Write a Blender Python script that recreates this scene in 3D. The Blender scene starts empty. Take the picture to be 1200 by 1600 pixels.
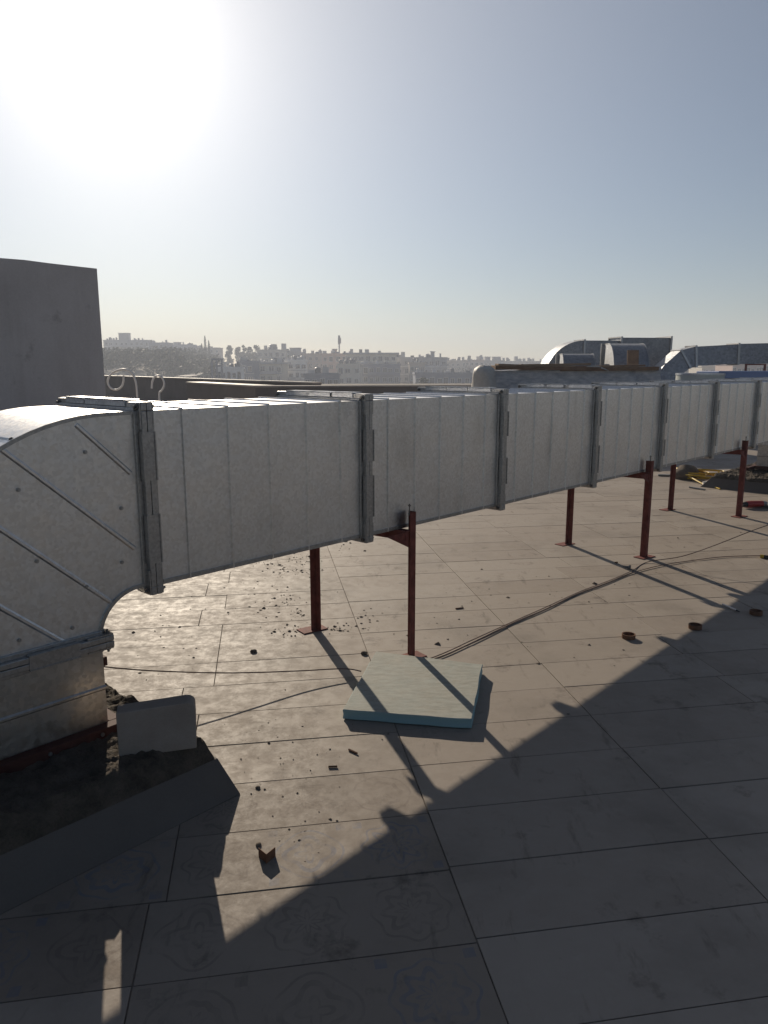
import bpy, bmesh, math, random
from mathutils import Vector, Matrix, noise as mnoise
R = math.radians
random.seed(11)
S = bpy.context.scene
C = S.collection

# ------------------------------------------------------------------ camera, sky, sun, exposure
CAM_H, FPX, PITCH = 1.6, 1165.0, math.atan(225 / 1165.0)
cam = bpy.data.cameras.new('camera')
cam.sensor_fit = 'HORIZONTAL'; cam.sensor_width = 36.0; cam.lens = 36.0 * FPX / 1200.0
cam.clip_start = 0.05; cam.clip_end = 4000
cam_o = bpy.data.objects.new('camera', cam); C.objects.link(cam_o)
cam_o.location = (0, 0, CAM_H); cam_o.rotation_euler = (R(90) - PITCH, 0, 0)
S.camera = cam_o

SUN_AZ, SUN_EL = R(-18.6), R(21.5)          # azimuth clockwise from +Y
SUN = Vector((math.sin(SUN_AZ) * math.cos(SUN_EL), math.cos(SUN_AZ) * math.cos(SUN_EL), math.sin(SUN_EL)))
world = bpy.data.worlds.new('World'); S.world = world; world.use_nodes = True
wn, wl = world.node_tree.nodes, world.node_tree.links
wn.clear()
w_out = wn.new('ShaderNodeOutputWorld'); w_bg = wn.new('ShaderNodeBackground')
sky = wn.new('ShaderNodeTexSky'); sky.sky_type = 'NISHITA'; sky.sun_disc = False
sky.sun_elevation = SUN_EL; sky.sun_rotation = SUN_AZ
sky.altitude = 300; sky.air_density = 1.0; sky.dust_density = 0.32; sky.ozone_density = 3.3
w_bg.inputs['Strength'].default_value = 0.05
# the hazy aureole round the sun: falls off with the angle to the sun only
geo = wn.new('ShaderNodeTexCoord')
dot = wn.new('ShaderNodeVectorMath'); dot.operation = 'DOT_PRODUCT'; dot.inputs[1].default_value = SUN
nrm = wn.new('ShaderNodeVectorMath'); nrm.operation = 'NORMALIZE'
wl.new(geo.outputs['Generated'], nrm.inputs[0]); wl.new(nrm.outputs[0], dot.inputs[0])
acs = wn.new('ShaderNodeMath'); acs.operation = 'ARCCOSINE'; acs.use_clamp = False
wl.new(dot.outputs['Value'], acs.inputs[0])
def expo(width, amp):
    d = wn.new('ShaderNodeMath'); d.operation = 'MULTIPLY'; d.inputs[1].default_value = -1.0 / width
    e = wn.new('ShaderNodeMath'); e.operation = 'EXPONENT'
    m = wn.new('ShaderNodeMath'); m.operation = 'MULTIPLY'; m.inputs[1].default_value = amp
    wl.new(acs.outputs[0], d.inputs[0]); wl.new(d.outputs[0], e.inputs[0]); wl.new(e.outputs[0], m.inputs[0])
    return m
a1, a2 = expo(R(4.6), 15.0), expo(R(22.0), 15.6)
ad = wn.new('ShaderNodeMath'); ad.operation = 'ADD'
wl.new(a1.outputs[0], ad.inputs[0]); wl.new(a2.outputs[0], ad.inputs[1])
tint = wn.new('ShaderNodeVectorMath'); tint.operation = 'SCALE'; tint.inputs[0].default_value = (1.0, 0.925, 0.81)
wl.new(ad.outputs[0], tint.inputs['Scale'])
mixs = wn.new('ShaderNodeVectorMath'); mixs.operation = 'ADD'
wl.new(sky.outputs[0], mixs.inputs[0]); wl.new(tint.outputs[0], mixs.inputs[1])
wl.new(mixs.outputs[0], w_bg.inputs['Color']); wl.new(w_bg.outputs[0], w_out.inputs[0])

sun = bpy.data.lights.new('sun', 'SUN'); sun.energy = 5.0; sun.angle = R(0.5); sun.color = (1.0, 0.87, 0.70)
sun_o = bpy.data.objects.new('sun', sun); C.objects.link(sun_o)
sun_o.rotation_euler = (-SUN).to_track_quat('-Z', 'Y').to_euler(); sun_o.location = SUN * 30

S.view_settings.view_transform = 'Standard'; S.view_settings.look = 'None'
S.view_settings.exposure = 0.0; S.view_settings.gamma = 1.0; S.view_settings.use_curve_mapping = False
S.render.engine = 'CYCLES'
S.cycles.use_denoising = True; S.cycles.max_bounces = 8; S.cycles.volume_bounces = 1
S.cycles.caustics_reflective = False; S.cycles.caustics_refractive = False

# ------------------------------------------------------------------ helpers
def gp(px, py, z=0.0):
    """point at height z that lies in the direction of a spot measured in the photograph"""
    a, b = (px - 600) / FPX, (800 - py) / FPX
    d = Vector((a, math.cos(PITCH) + b * math.sin(PITCH), -math.sin(PITCH) + b * math.cos(PITCH)))
    t = (z - CAM_H) / d.z
    return Vector((0, 0, CAM_H)) + d * t
def at(px, py, Y):
    a, b = (px - 600) / FPX, (800 - py) / FPX
    d = Vector((a, math.cos(PITCH) + b * math.sin(PITCH), -math.sin(PITCH) + b * math.cos(PITCH)))
    return Vector((0, 0, CAM_H)) + d * (Y / d.y)

class MB:
    def __init__(self): self.v, self.f = [], []
    def add(self, vs, fs):
        o = len(self.v); self.v += [Vector(p) for p in vs]; self.f += [tuple(i + o for i in f) for f in fs]; return self
    def box(self, c, half, M=None):
        c = Vector(c); hx, hy, hz = half
        vs = []
        for x in (-hx, hx):
            for y in (-hy, hy):
                for z in (-hz, hz):
                    p = Vector((x, y, z)); vs.append(c + (M @ p if M else p))
        return self.add(vs, [(0,1,3,2),(4,6,7,5),(0,4,5,1),(2,3,7,6),(0,2,6,4),(1,5,7,3)])
    def hexa(self, b, t):                       # bottom quad, top quad (same winding, ccw from above)
        return self.add(list(b) + list(t), [(3,2,1,0),(4,5,6,7),(0,1,5,4),(1,2,6,5),(2,3,7,6),(3,0,4,7)])
    def prism(self, pts, d):                    # polygon pts extruded along d
        n = len(pts); d = Vector(d)
        vs = [Vector(p) for p in pts] + [Vector(p) + d for p in pts]
        fs = [tuple(range(n - 1, -1, -1)), tuple(range(n, 2 * n))]
        fs += [(i, (i + 1) % n, n + (i + 1) % n, n + i) for i in range(n)]
        return self.add(vs, fs)
    def tube(self, pts, r, seg=8, r1=None, cap=True):
        pts = [Vector(p) for p in pts]; n = len(pts); vs, fs = [], []
        prev = None
        for i, p in enumerate(pts):
            t = (pts[min(i + 1, n - 1)] - pts[max(i - 1, 0)]).normalized()
            a = prev if prev is not None else (Vector((0, 0, 1)) if abs(t.z) < .9 else Vector((1, 0, 0)))
            x = (a - t * a.dot(t)).normalized(); y = t.cross(x); prev = x
            rr = r if r1 is None else r + (r1 - r) * i / max(1, n - 1)
            for k in range(seg):
                an = 2 * math.pi * k / seg
                vs.append(p + x * math.cos(an) * rr + y * math.sin(an) * rr)
        for i in range(n - 1):
            for k in range(seg):
                fs.append((i*seg+k, i*seg+(k+1)%seg, (i+1)*seg+(k+1)%seg, (i+1)*seg+k))
        if cap:
            fs.append(tuple(range(seg - 1, -1, -1))); fs.append(tuple((n-1)*seg + k for k in range(seg)))
        return self.add(vs, fs)
    def mesh(self, name, mat, origin=(0, 0, 0), smooth=None, weld=False, fix=True):
        o = Vector(origin)
        me = bpy.data.meshes.new(name)
        me.from_pydata([tuple(p - o) for p in self.v], [], self.f)
        if weld or fix:
            bm = bmesh.new(); bm.from_mesh(me)
            if weld: bmesh.ops.remove_doubles(bm, verts=bm.verts, dist=1e-5)
            bmesh.ops.recalc_face_normals(bm, faces=bm.faces)
            bm.to_mesh(me); bm.free()
        if mat: me.materials.append(mat)
        if smooth is not None:
            me.polygons.foreach_set('use_smooth', [True] * len(me.polygons))
            me.set_sharp_from_angle(angle=R(smooth))
        me.update()
        return me
    def build(self, name, mat, parent=None, smooth=None, weld=False, bevel=0, fix=True):
        """parent given: vertices are in world space and are put into the parent's space"""
        org = parent['_org'] if parent is not None else Vector((0, 0, 0))
        org = Vector(org)
        o = bpy.data.objects.new(name, self.mesh(name, mat, org, smooth, weld, fix)); C.objects.link(o)
        if parent is not None: o.parent = parent; o['_org'] = tuple(org)
        if bevel:
            m = o.modifiers.new('bevel', 'BEVEL'); m.width = bevel; m.segments = 2; m.limit_method = 'ANGLE'; m.angle_limit = R(40)
        return o
    def solo(self, name, mat, base, **k):       # a top-level mesh with its origin at its base
        e = {'_org': tuple(base)}
        class P: pass
        o = bpy.data.objects.new(name, self.mesh(name, mat, base, k.get('smooth'), k.get('weld', False)))
        C.objects.link(o); o.location = base; o['_org'] = tuple(base)
        if k.get('bevel'):
            m = o.modifiers.new('bevel', 'BEVEL'); m.width = k['bevel']; m.segments = 2; m.limit_method = 'ANGLE'; m.angle_limit = R(40)
        return o
def thing(name, loc, label, cat, group=None):
    o = bpy.data.objects.new(name, None); C.objects.link(o); o.location = loc; o.empty_display_size = .1
    o['_org'] = tuple(loc); o['label'] = label; o['category'] = cat
    if group: o['group'] = group
    return o
def tag(o, label, cat, group=None):
    o['label'] = label; o['category'] = cat
    if group: o['group'] = group
    return o
def setting(o): o['kind'] = 'structure'; return o
def inst(name, me, parent, M):                  # an object that shares mesh data, M in world space
    o = bpy.data.objects.new(name, me); C.objects.link(o)
    if parent is not None:
        o.parent = parent; o.matrix_local = Matrix.Translation(-Vector(parent['_org'])) @ M; o['_org'] = parent['_org']
    else: o.matrix_world = M
    return o

# ------------------------------------------------------------------ materials
def mat(name, col, rough=.6, metal=0.0, spec=.5):
    m = bpy.data.materials.new(name); m.use_nodes = True
    b = m.node_tree.nodes['Principled BSDF']
    b.inputs['Base Color'].default_value = (*col, 1); b.inputs['Roughness'].default_value = rough
    b.inputs['Metallic'].default_value = metal; b.inputs['Specular IOR Level'].default_value = spec
    return m
class NT:
    def __init__(s, m): s.t = m.node_tree; s.n = s.t.nodes; s.l = s.t.links; s.b = s.n['Principled BSDF']
    def link(s, a, b): s.l.new(a, b)
    def val(s, x, sock):
        if isinstance(x, (int, float)): sock.default_value = x
        elif isinstance(x, tuple): sock.default_value = x
        else: s.l.new(x, sock)
    def math(s, op, a, b=0.0, c=0.0, clamp=False):
        n = s.n.new('ShaderNodeMath'); n.operation = op; n.use_clamp = clamp
        s.val(a, n.inputs[0]); s.val(b, n.inputs[1]); s.val(c, n.inputs[2]); return n.outputs[0]
    def coord(s, which='Object'): return s.n.new('ShaderNodeTexCoord').outputs[which]
    def mapping(s, v, scale=(1,1,1), rot=(0,0,0), loc=(0,0,0)):
        n = s.n.new('ShaderNodeMapping'); s.l.new(v, n.inputs[0]); n.inputs['Scale'].default_value = scale
        n.inputs['Rotation'].default_value = rot; n.inputs['Location'].default_value = loc; return n.outputs[0]
    def noise(s, v, scale, detail=4, rough=.55, out=0):
        n = s.n.new('ShaderNodeTexNoise'); s.l.new(v, n.inputs['Vector']); n.inputs['Scale'].default_value = scale
        n.inputs['Detail'].default_value = detail; n.inputs['Roughness'].default_value = rough; return n.outputs[out]
    def voro(s, v, scale, out='Distance', feat='F1'):
        n = s.n.new('ShaderNodeTexVoronoi'); n.feature = feat; s.l.new(v, n.inputs['Vector']); n.inputs['Scale'].default_value = scale; return n.outputs[out]
    def ramp(s, f, p0, p1, c0=(0,0,0,1), c1=(1,1,1,1)):
        n = s.n.new('ShaderNodeValToRGB'); s.l.new(f, n.inputs[0]); e = n.color_ramp.elements
        e[0].position = p0; e[1].position = p1; e[0].color = c0; e[1].color = c1; return n.outputs[0]
    def mix(s, f, a, b, mode='MIX'):
        n = s.n.new('ShaderNodeMix'); n.data_type = 'RGBA'; n.blend_type = mode
        s.val(f, n.inputs[0]); s.val(a, n.inputs[6]); s.val(b, n.inputs[7]); return n.outputs[2]
    def bump(s, h, strength=.3, dist=.01, normal=None):
        n = s.n.new('ShaderNodeBump'); n.inputs['Strength'].default_value = strength; n.inputs['Distance'].default_value = dist
        s.l.new(h, n.inputs['Height'])
        if normal: s.l.new(normal, n.inputs['Normal'])
        s.l.new(n.outputs[0], s.b.inputs['Normal']); return n.outputs[0]
def rgba(*c): return (*c, 1.0)

def galvanised(name, col, rough, spang=60, dusty=.25, big=.6):
    m = mat(name, col, rough, 1.0); t = NT(m); v = t.coord()
    sp = t.voro(v, spang, 'Color'); g = t.n.new('ShaderNodeSeparateColor'); t.link(sp, g.inputs[0])
    ns = t.noise(v, 3.0, 5); fine = t.noise(v, 240, 2)
    k = t.math('ADD', t.math('MULTIPLY', g.outputs[0], .34), t.math('ADD', t.math('MULTIPLY', ns, .22), t.math('MULTIPLY', fine, .10)))
    c = t.mix(k, rgba(*[x * .70 for x in col]), rgba(*[min(1, x * 1.45) for x in col]))
    st = t.ramp(t.noise(t.mapping(v, (1, 1, .35)), 5, 6), .56, .72)
    c = t.mix(t.math('MULTIPLY', st, dusty), c, rgba(.34, .32, .29))
    t.link(c, t.b.inputs['Base Color'])
    r = t.math('ADD', rough - .06, t.math('ADD', t.math('MULTIPLY', g.outputs[1], .14), t.math('MULTIPLY', t.noise(v, 7, 4), .12)))
    t.link(r, t.b.inputs['Roughness'])
    h = t.math('ADD', t.math('MULTIPLY', t.noise(v, 2.2, 2), big), t.math('MULTIPLY', fine, .012))
    t.bump(h, .35, .012)
    return m
M_GALV = galvanised('galvanised_sheet', (.93, .90, .86), .35, 85)
M_RISER = galvanised('shaded_riser_sheet', (.50, .485, .46), .38, 60, .25)  # darker copy of the duct sheet: riser's shade and dark reflection put into colour
M_FLANGE = galvanised('flange_steel', (.44, .435, .43), .36, 110, .1, .05)
M_CLEAT = galvanised('cleat_steel', (.52, .54, .58), .30, 110, .05, .05)
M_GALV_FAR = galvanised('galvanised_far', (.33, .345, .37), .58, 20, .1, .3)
M_BOLT = mat('bolt_zinc', (.20, .19, .18), .45, .9)

def painted_steel(name, col):
    m = mat(name, col, .75, 0, .2); t = NT(m); v = t.coord()
    n = t.noise(v, 22, 5); c = t.mix(t.ramp(n, .35, .75), rgba(*[x * .75 for x in col]), rgba(*[min(1, x * 1.35) for x in col]))
    t.link(c, t.b.inputs['Base Color']); t.bump(t.noise(v, 160, 3), .25, .002); return m
M_RED = painted_steel('red_oxide_primer', (.185, .055, .043))
M_BASERED = painted_steel('dark_red_angle', (.075, .028, .022))  # base angle in a darker red than the stands
M_RUST = painted_steel('rusty_steel', (.17, .085, .05))

def rough_mat(name, c0, c1, scale, rough=.85, bstr=.5, bdist=.01, fine=60):
    m = mat(name, c0, rough, 0, .3); t = NT(m); v = t.coord()
    n = t.noise(v, scale, 8, .62); f = t.noise(v, fine, 5, .6)
    c = t.mix(t.ramp(t.math('ADD', t.math('MULTIPLY', n, .7), t.math('MULTIPLY', f, .3)), .36, .66), rgba(*c0), rgba(*c1))
    t.link(c, t.b.inputs['Base Color'])
    t.bump(t.math('ADD', t.math('MULTIPLY', n, .6), t.math('MULTIPLY', f, .4)), bstr, bdist); return m
M_PLASTER = rough_mat('dark_plaster', (.52, .475, .45), (.62, .575, .55), .9, .85, .35, .006, 40)
def stained_plaster():
    m = rough_mat('stained_plaster', (.50, .455, .43), (.63, .585, .56), .9, .85, .4, .008, 40); t = NT(m); v = t.coord()
    src = t.b.inputs['Base Color'].links[0].from_socket
    run = t.ramp(t.noise(t.mapping(v, (2.2, 2.2, .25)), 1.6, 8, .65), .52, .72)
    blot = t.ramp(t.noise(v, 1.1, 9, .7), .60, .68)
    c = t.mix(t.math('MULTIPLY', run, .22), src, rgba(.30, .25, .22))
    t.link(t.mix(t.math('MULTIPLY', blot, .55), c, rgba(.22, .19, .17)), t.b.inputs['Base Color'])
    return m
M_PLASTER = stained_plaster()
M_PARAPET = rough_mat('parapet_render', (.18, .155, .14), (.24, .21, .19), 1.5, .85, .3, .01, 30)
M_COPING = rough_mat('coping_stone', (.42, .37, .32), (.52, .46, .40), 2, .6, .2, .004, 40)
M_SKIRT = rough_mat('plinth_skirt', (.105, .09, .078), (.135, .116, .10), 3, .7, .15, .002, 120)
M_BLOCK = rough_mat('cement_block', (.27, .225, .19), (.35, .30, .255), 6, .9, .4, .003, 140)
M_SOIL = rough_mat('mortar_soil', (.045, .036, .028), (.125, .103, .08), 14, .95, 1.0, .02, 120)
M_CRUMB = rough_mat('soil_crumb', (.10, .08, .062), (.16, .13, .105), 30, .95, .5, .005, 200)
M_CABLE = mat('brown_cable', (.14, .08, .065), .5)
M_CONDUIT = mat('grey_conduit', (.75, .74, .72), .5)
M_BLACK = mat('black_plastic', (.02, .02, .021), .5)
M_TOOLRED = mat('red_plastic', (.42, .03, .025), .4)
M_GREY = mat('grey_casting', (.22, .22, .22), .45, .6)
M_YELLOW = mat('yellow_plastic', (.55, .36, .03), .55)
M_TIN = mat('bright_tube', (.62, .62, .63), .3, .9)
M_WOOD = rough_mat('brown_board', (.15, .085, .05), (.24, .145, .085), 6, .8, .3, .004, 50)
M_WOOD2 = rough_mat('tan_board', (.26, .17, .10), (.38, .26, .17), 6, .8, .3, .004, 50)
M_BLUEWRAP = mat('blue_film', (.16, .24, .46), .3)
M_PALE = mat('pale_sheet', (.50, .53, .50), .5)

def foam():
    m = mat('foam_board', (.30, .56, .62), .75, 0, .3); t = NT(m); v = t.coord()
    g = t.n.new('ShaderNodeNewGeometry'); sx = t.n.new('ShaderNodeSeparateXYZ'); t.link(g.outputs['True Normal'], sx.inputs[0])
    top = t.ramp(sx.outputs[2], .6, .8)
    d = t.ramp(t.noise(v, 9, 9, .72), .34, .66); d2 = t.ramp(t.noise(t.mapping(v, (1, 3, 1), (0, 0, .5)), 14, 9, .75), .36, .66)
    dust = t.mix(d2, rgba(.26, .25, .205), rgba(.39, .375, .32))
    k = t.math('MULTIPLY', top, t.math('ADD', .80, t.math('MULTIPLY', d, .19)))
    t.link(t.mix(k, rgba(.25, .39, .41), dust), t.b.inputs['Base Color'])
    t.bump(t.noise(v, 70, 5), .35, .002); return m
M_FOAM = foam()

def plastic_wrap():
    m = mat('plastic_wrap', (.42, .44, .48), .32, 0, .5); t = NT(m); v = t.coord()
    n = t.noise(t.mapping(v, (1, 1, 3)), 5, 7, .65)
    t.link(t.mix(t.ramp(n, .35, .7), rgba(.30, .32, .36), rgba(.62, .61, .61)), t.b.inputs['Base Color'])
    t.bump(n, .7, .05); return m
M_WRAP = plastic_wrap()
M_WHITEWRAP = rough_mat('white_wrap', (.42, .39, .35), (.58, .55, .50), 3, .6, .5, .03, 20)

def tile_material(name, pattern=False, by_object=True):
    m = mat(name, (.3, .26, .22), .5, 0, .22); t = NT(m); v = t.coord()
    if by_object: rnd = t.n.new('ShaderNodeObjectInfo').outputs['Random']
    else:
        a = t.n.new('ShaderNodeAttribute'); a.attribute_name = 'rnd'; rnd = a.outputs['Fac']
    gw = t.n.new('ShaderNodeNewGeometry').outputs['Position']
    base = t.mix(rnd, rgba(.280, .234, .192), rgba(.330, .284, .238))
    big = t.noise(gw, 1.3, 7, .62); grain = t.noise(t.mapping(gw, (1, 1.7, 1), (0, 0, R(9.3))), 7, 9, .70)
    base = t.mix(t.math('MULTIPLY', t.ramp(grain, .35, .7), .20), base, rgba(.37, .325, .275))
    base = t.mix(t.math('MULTIPLY', t.ramp(big, .50, .68), .55), base, rgba(.165, .14, .115))
    stain = t.ramp(t.noise(gw, 3.7, 9, .72), .575, .68)
    base = t.mix(t.math('MULTIPLY', stain, .75), base, rgba(.13, .105, .085))
    smear = t.ramp(t.noise(t.mapping(gw, (5.5, 1.3, 1), (0, 0, R(-30))), 1.9, 8, .70), .585, .70)
    base = t.mix(t.math('MULTIPLY', smear, .6), base, rgba(.12, .095, .075))
    dusty = t.ramp(t.noise(gw, 21, 9, .75), .55, .70)
    base = t.mix(t.math('MULTIPLY', dusty, .15), base, rgba(.45, .40, .34))
    if pattern:
        base = t.mix(1.0, base, rgba(.78, .76, .74), 'MULTIPLY')
        sx = t.n.new('ShaderNodeSeparateXYZ'); t.link(v, sx.inputs[0])
        ux = t.math('ADD', t.math('DIVIDE', sx.outputs[0], .3057), 10.5); uy = t.math('ADD', t.math('DIVIDE', sx.outputs[1], .316), 10.5)
        fx = t.math('SUBTRACT', t.math('FRACT', ux), .5); fy = t.math('SUBTRACT', t.math('FRACT', uy), .5)
        r = t.math('SQRT', t.math('ADD', t.math('MULTIPLY', fx, fx), t.math('MULTIPLY', fy, fy)))
        th = t.math('ARCTAN2', fy, fx)
        cx = t.math('ADD', t.math('FLOOR', ux), t.math('MULTIPLY', rnd, 37.0))
        cb = t.n.new('ShaderNodeCombineXYZ'); t.link(cx, cb.inputs[0])
        wnz = t.n.new('ShaderNodeTexWhiteNoise'); wnz.noise_dimensions = '3D'; t.link(cb.outputs[0], wnz.inputs['Vector'])
        wc = t.n.new('ShaderNodeSeparateColor'); t.link(wnz.outputs['Color'], wc.inputs[0])
        k = t.math('ADD', 4.0, t.math('MULTIPLY', t.math('ROUND', t.math('MULTIPLY', wc.outputs[0], 2.0)), 4.0))
        cs = t.math('COSINE', t.math('MULTIPLY', th, k))
        amp = t.math('MULTIPLY', wc.outputs[1], .10)
        def band(r0, a, w):
            d = t.math('ABSOLUTE', t.math('SUBTRACT', t.math('SUBTRACT', r, r0), t.math('MULTIPLY', cs, a)))
            return t.math('LESS_THAN', d, w)
        b1 = band(.37, t.math('MULTIPLY', amp, .5), .014)
        b2 = band(.24, amp, .03)
        b3 = band(.10, .05, .022)
        qx = t.math('ABSOLUTE', t.math('SUBTRACT', t.math('ABSOLUTE', fx), .40)); qy = t.math('ABSOLUTE', t.math('SUBTRACT', t.math('ABSOLUTE', fy), .40))
        sq = t.math('MULTIPLY', t.math('LESS_THAN', t.math('MAXIMUM', qx, qy), .055), t.math('GREATER_THAN', wc.outputs[2], .45))
        pat = t.math('MAXIMUM', t.math('MAXIMUM', b1, b2), t.math('MAXIMUM', b3, sq))
        wear = t.math('MULTIPLY', t.ramp(t.noise(gw, 9, 6, .65), .36, .60), .38)
        pc = t.mix(t.math('GREATER_THAN', wc.outputs[2], .60), rgba(.12, .09, .075), rgba(.075, .11, .19))
        base = t.mix(t.math('MULTIPLY', pat, wear), base, pc)
    t.link(base, t.b.inputs['Base Color'])
    sc_ = t.ramp(t.noise(gw, 13, 10, .78), .42, .60)
    ro = t.math('ADD', t.math('ADD', .50, t.math('MULTIPLY', t.noise(gw, 1.7, 5, .6), .22)), t.math('MULTIPLY', sc_, .16))
    t.link(ro, t.b.inputs['Roughness'])
    h = t.math('ADD', t.math('MULTIPLY', grain, .18), t.math('MULTIPLY', t.noise(gw, 32, 7, .72), .6))
    t.bump(h, .30, .006)
    return m
M_TILE = tile_material('roof_tile'); M_TILEPAT = tile_material('patterned_tile', True); M_TILEFAR = tile_material('roof_tile_far', False, False)
M_GROUT = rough_mat('grout', (.06, .05, .04), (.26, .22, .18), 2.2, .95, .4, .003, 30)

# ------------------------------------------------------------------ terrain and roof
def ground_z(x, y):
    d = math.hypot(x, y)
    if d < 60: return -10.0
    az = math.degrees(math.atan2(x, y))
    z = -10.0 + 7.5 * min(1, max(0, (d - 90) / 240.0))
    hill = max(0, min(1, (-10 - az) / 7.0)) * max(0, min(1, (d - 150) / 230.0)) if y > 0 else 0
    hill *= max(0, min(1, (az + 60) / 15))
    z += 12 * hill * hill * (3 - 2 * hill)
    z += 1.2 * mnoise.noise(Vector((x * .012, y * .012, 3)))
    return z
tb = MB(); NX, NY = 84, 76
for j in range(NY + 1):
    for i in range(NX + 1):
        x, y = -690 + 1380 * i / NX, -280 + 1060 * j / NY
        tb.v.append(Vector((x, y, ground_z(x, y))))
for j in range(NY):
    for i in range(NX):
        a = j * (NX + 1) + i; tb.f.append((a, a + 1, a + NX + 2, a + NX + 1))
M_EARTH = rough_mat('dry_earth', (.16, .14, .10), (.25, .22, .17), .05, .95, .2, .2, .8)
setting(tb.build('terrain', M_EARTH, smooth=60))

TB = Vector((-.1616, .9869, 0)); TR = Vector((.9869, .1616, 0))        # across rows / along rows
def tw(w, v, z=0): return TR * w + TB * v + Vector((0, 0, z))
W0, W1, V0, V1 = -34.0, 44.0, -16.0, 78.0
roof = MB().hexa([tw(W0, V0, -.6), tw(W1, V0, -.6), tw(W1, V1, -.6), tw(W0, V1, -.6)],
                 [tw(W0, V0, -.005), tw(W1, V0, -.005), tw(W1, V1, -.005), tw(W0, V1, -.005)]).build('roof_floor', M_GROUT)
setting(roof); roof['_org'] = (0, 0, 0)
body = MB().hexa([tw(W0+.5, V0+.5, -11), tw(W1-.5, V0+.5, -11), tw(W1-.5, V1-.5, -11), tw(W0+.5, V1-.5, -11)],
          [tw(W0+.5, V0+.5, -.6), tw(W1-.5, V0+.5, -.6), tw(W1-.5, V1-.5, -.6), tw(W0+.5, V1-.5, -.6)]).build('building_below', M_PARAPET)
tag(body, 'the building itself under the tiled roof terrace', 'building')
TL, TWD, TT = .9215, .316, .012
def tile_geo(mb, M):
    lx, ly, c = TL / 2 - .0022, TWD / 2 - .0022, .0006
    vs = []
    for (ex, ey, z) in ((lx, ly, -TT), (lx, ly, -c), (lx - c, ly - c, 0)):
        vs += [M @ Vector((-ex, -ey, z)), M @ Vector((ex, -ey, z)), M @ Vector((ex, ey, z)), M @ Vector((-ex, ey, z))]
    fs = [(8, 9, 10, 11)]
    for k in (0, 4):
        fs += [(k + i, k + (i + 1) % 4, k + 4 + (i + 1) % 4, k + 4 + i) for i in range(4)]
    mb.add(vs, fs)
mb = MB(); tile_geo(mb, Matrix.Identity(4)); ME_TILE = mb.mesh('tile', M_TILE); ME_TILEP = mb.mesh('tile', M_TILEPAT)
ROT = Matrix(((TR.x, TB.x, 0), (TR.y, TB.y, 0), (0, 0, 1))).to_4x4()
cand, rest = [], []
rt = random.Random(5)
for j in range(-8, 60):
    vc = 1.478 + TWD * (j + .5)
    # end joints: aligned at w = .56 and 1.48, wandering from row to row elsewhere
    J = {i: .56 + TL * i + (0 if i == 0 else rt.uniform(-.004, .004) if i == 1 else rt.choice((-.07, -.02, .03, .08))) for i in range(-12, 15)}
    for i in range(-12, 14):
        cand.append((i, j, (J[i] + J[i + 1]) / 2, vc - (.016 if i < 0 else 0), (J[i + 1] - J[i] - .0045) / (TL - .0045)))
def inview(p):
    zf = p.y * math.cos(PITCH) + CAM_H * math.sin(PITCH)
    if zf < .3: return False
    px = 600 + FPX * p.x / zf; py = 800 - FPX * (p.y * math.sin(PITCH) - CAM_H * math.cos(PITCH)) / zf
    return -120 < px < 1320 and 560 < py < 1760
for c in cand:
    p = tw(c[2], c[3]); rest.append((p.length, c, inview(p)))
rest.sort(key=lambda t: (not t[2], t[0]))
near, far = rest[:296], rest[296:]
def tile_M(i, j, wc, vc, sc):
    rr = random.Random(i * 131 + j * 7 + 1)
    return (Matrix.Translation(tw(wc, vc, rr.uniform(-.0012, .0010))) @ ROT @
            Matrix.Rotation(rr.gauss(0, .0011), 4, 'X') @ Matrix.Rotation(rr.gauss(0, .0006), 4, 'Y') @ Matrix.Rotation(rr.gauss(0, .0012), 4, 'Z') @ Matrix.Diagonal((sc, 1, 1, 1)))
for d, c, _ in near:
    inst('tile', ME_TILEP if (c[0] <= -1 and c[3] < 2.72) else ME_TILE, roof, tile_M(*c))
mb = MB(); rv = []
for d, c, _ in far:
    tile_geo(mb, tile_M(*c)); rv.append(random.random())
o = mb.build('tiles_beyond', M_TILEFAR, roof, fix=False); o['kind'] = 'stuff'
at_ = o.data.attributes.new('rnd', 'FLOAT', 'FACE')
at_.data.foreach_set('value', [rv[k // 9] for k in range(len(o.data.polygons))])

# ------------------------------------------------------------------ the main air duct
AZ = R(42.8)
U = Vector((math.sin(AZ), math.cos(AZ), 0)); N = Vector((math.cos(AZ), -math.sin(AZ), 0)); P0 = Vector((.1264, 4.0149, 0))
def D(s, n, z): return P0 + U * s + N * n + Vector((0, 0, z))
DM = Matrix(((U.x, N.x, 0), (U.y, N.y, 0), (0, 0, 1)))     # local (s, n, z) -> world
ZT, ZB, WD = 1.440, .748, .625
duct = thing('air_duct', D(-2.1, -.3, .22), 'long galvanised rectangular air duct crossing the roof on red legs', 'air duct')
def duct_section(s0, s1, beads):
    mb = MB(); st = [(s0, 0)]
    for b in beads: st += [(b - .0065, 0), (b - .0025, .0074), (b + .0025, .0074), (b + .0065, 0)]
    st.append((s1, 0))
    for (s, e) in st:
        mb.v += [D(s, e, ZB - e), D(s, e, ZT + e), D(s, -WD - e, ZT + e), D(s, -WD - e, ZB - e)]
    for i in range(len(st) - 1):
        for k in range(4): mb.f.append((i*4+k, i*4+(k+1) % 4, i*4+4+(k+1) % 4, i*4+4+k))
    return mb
FL = [-1.55, -.33, .885, 2.115, 3.325, 4.57, 5.86, 7.10, 8.02]
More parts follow.
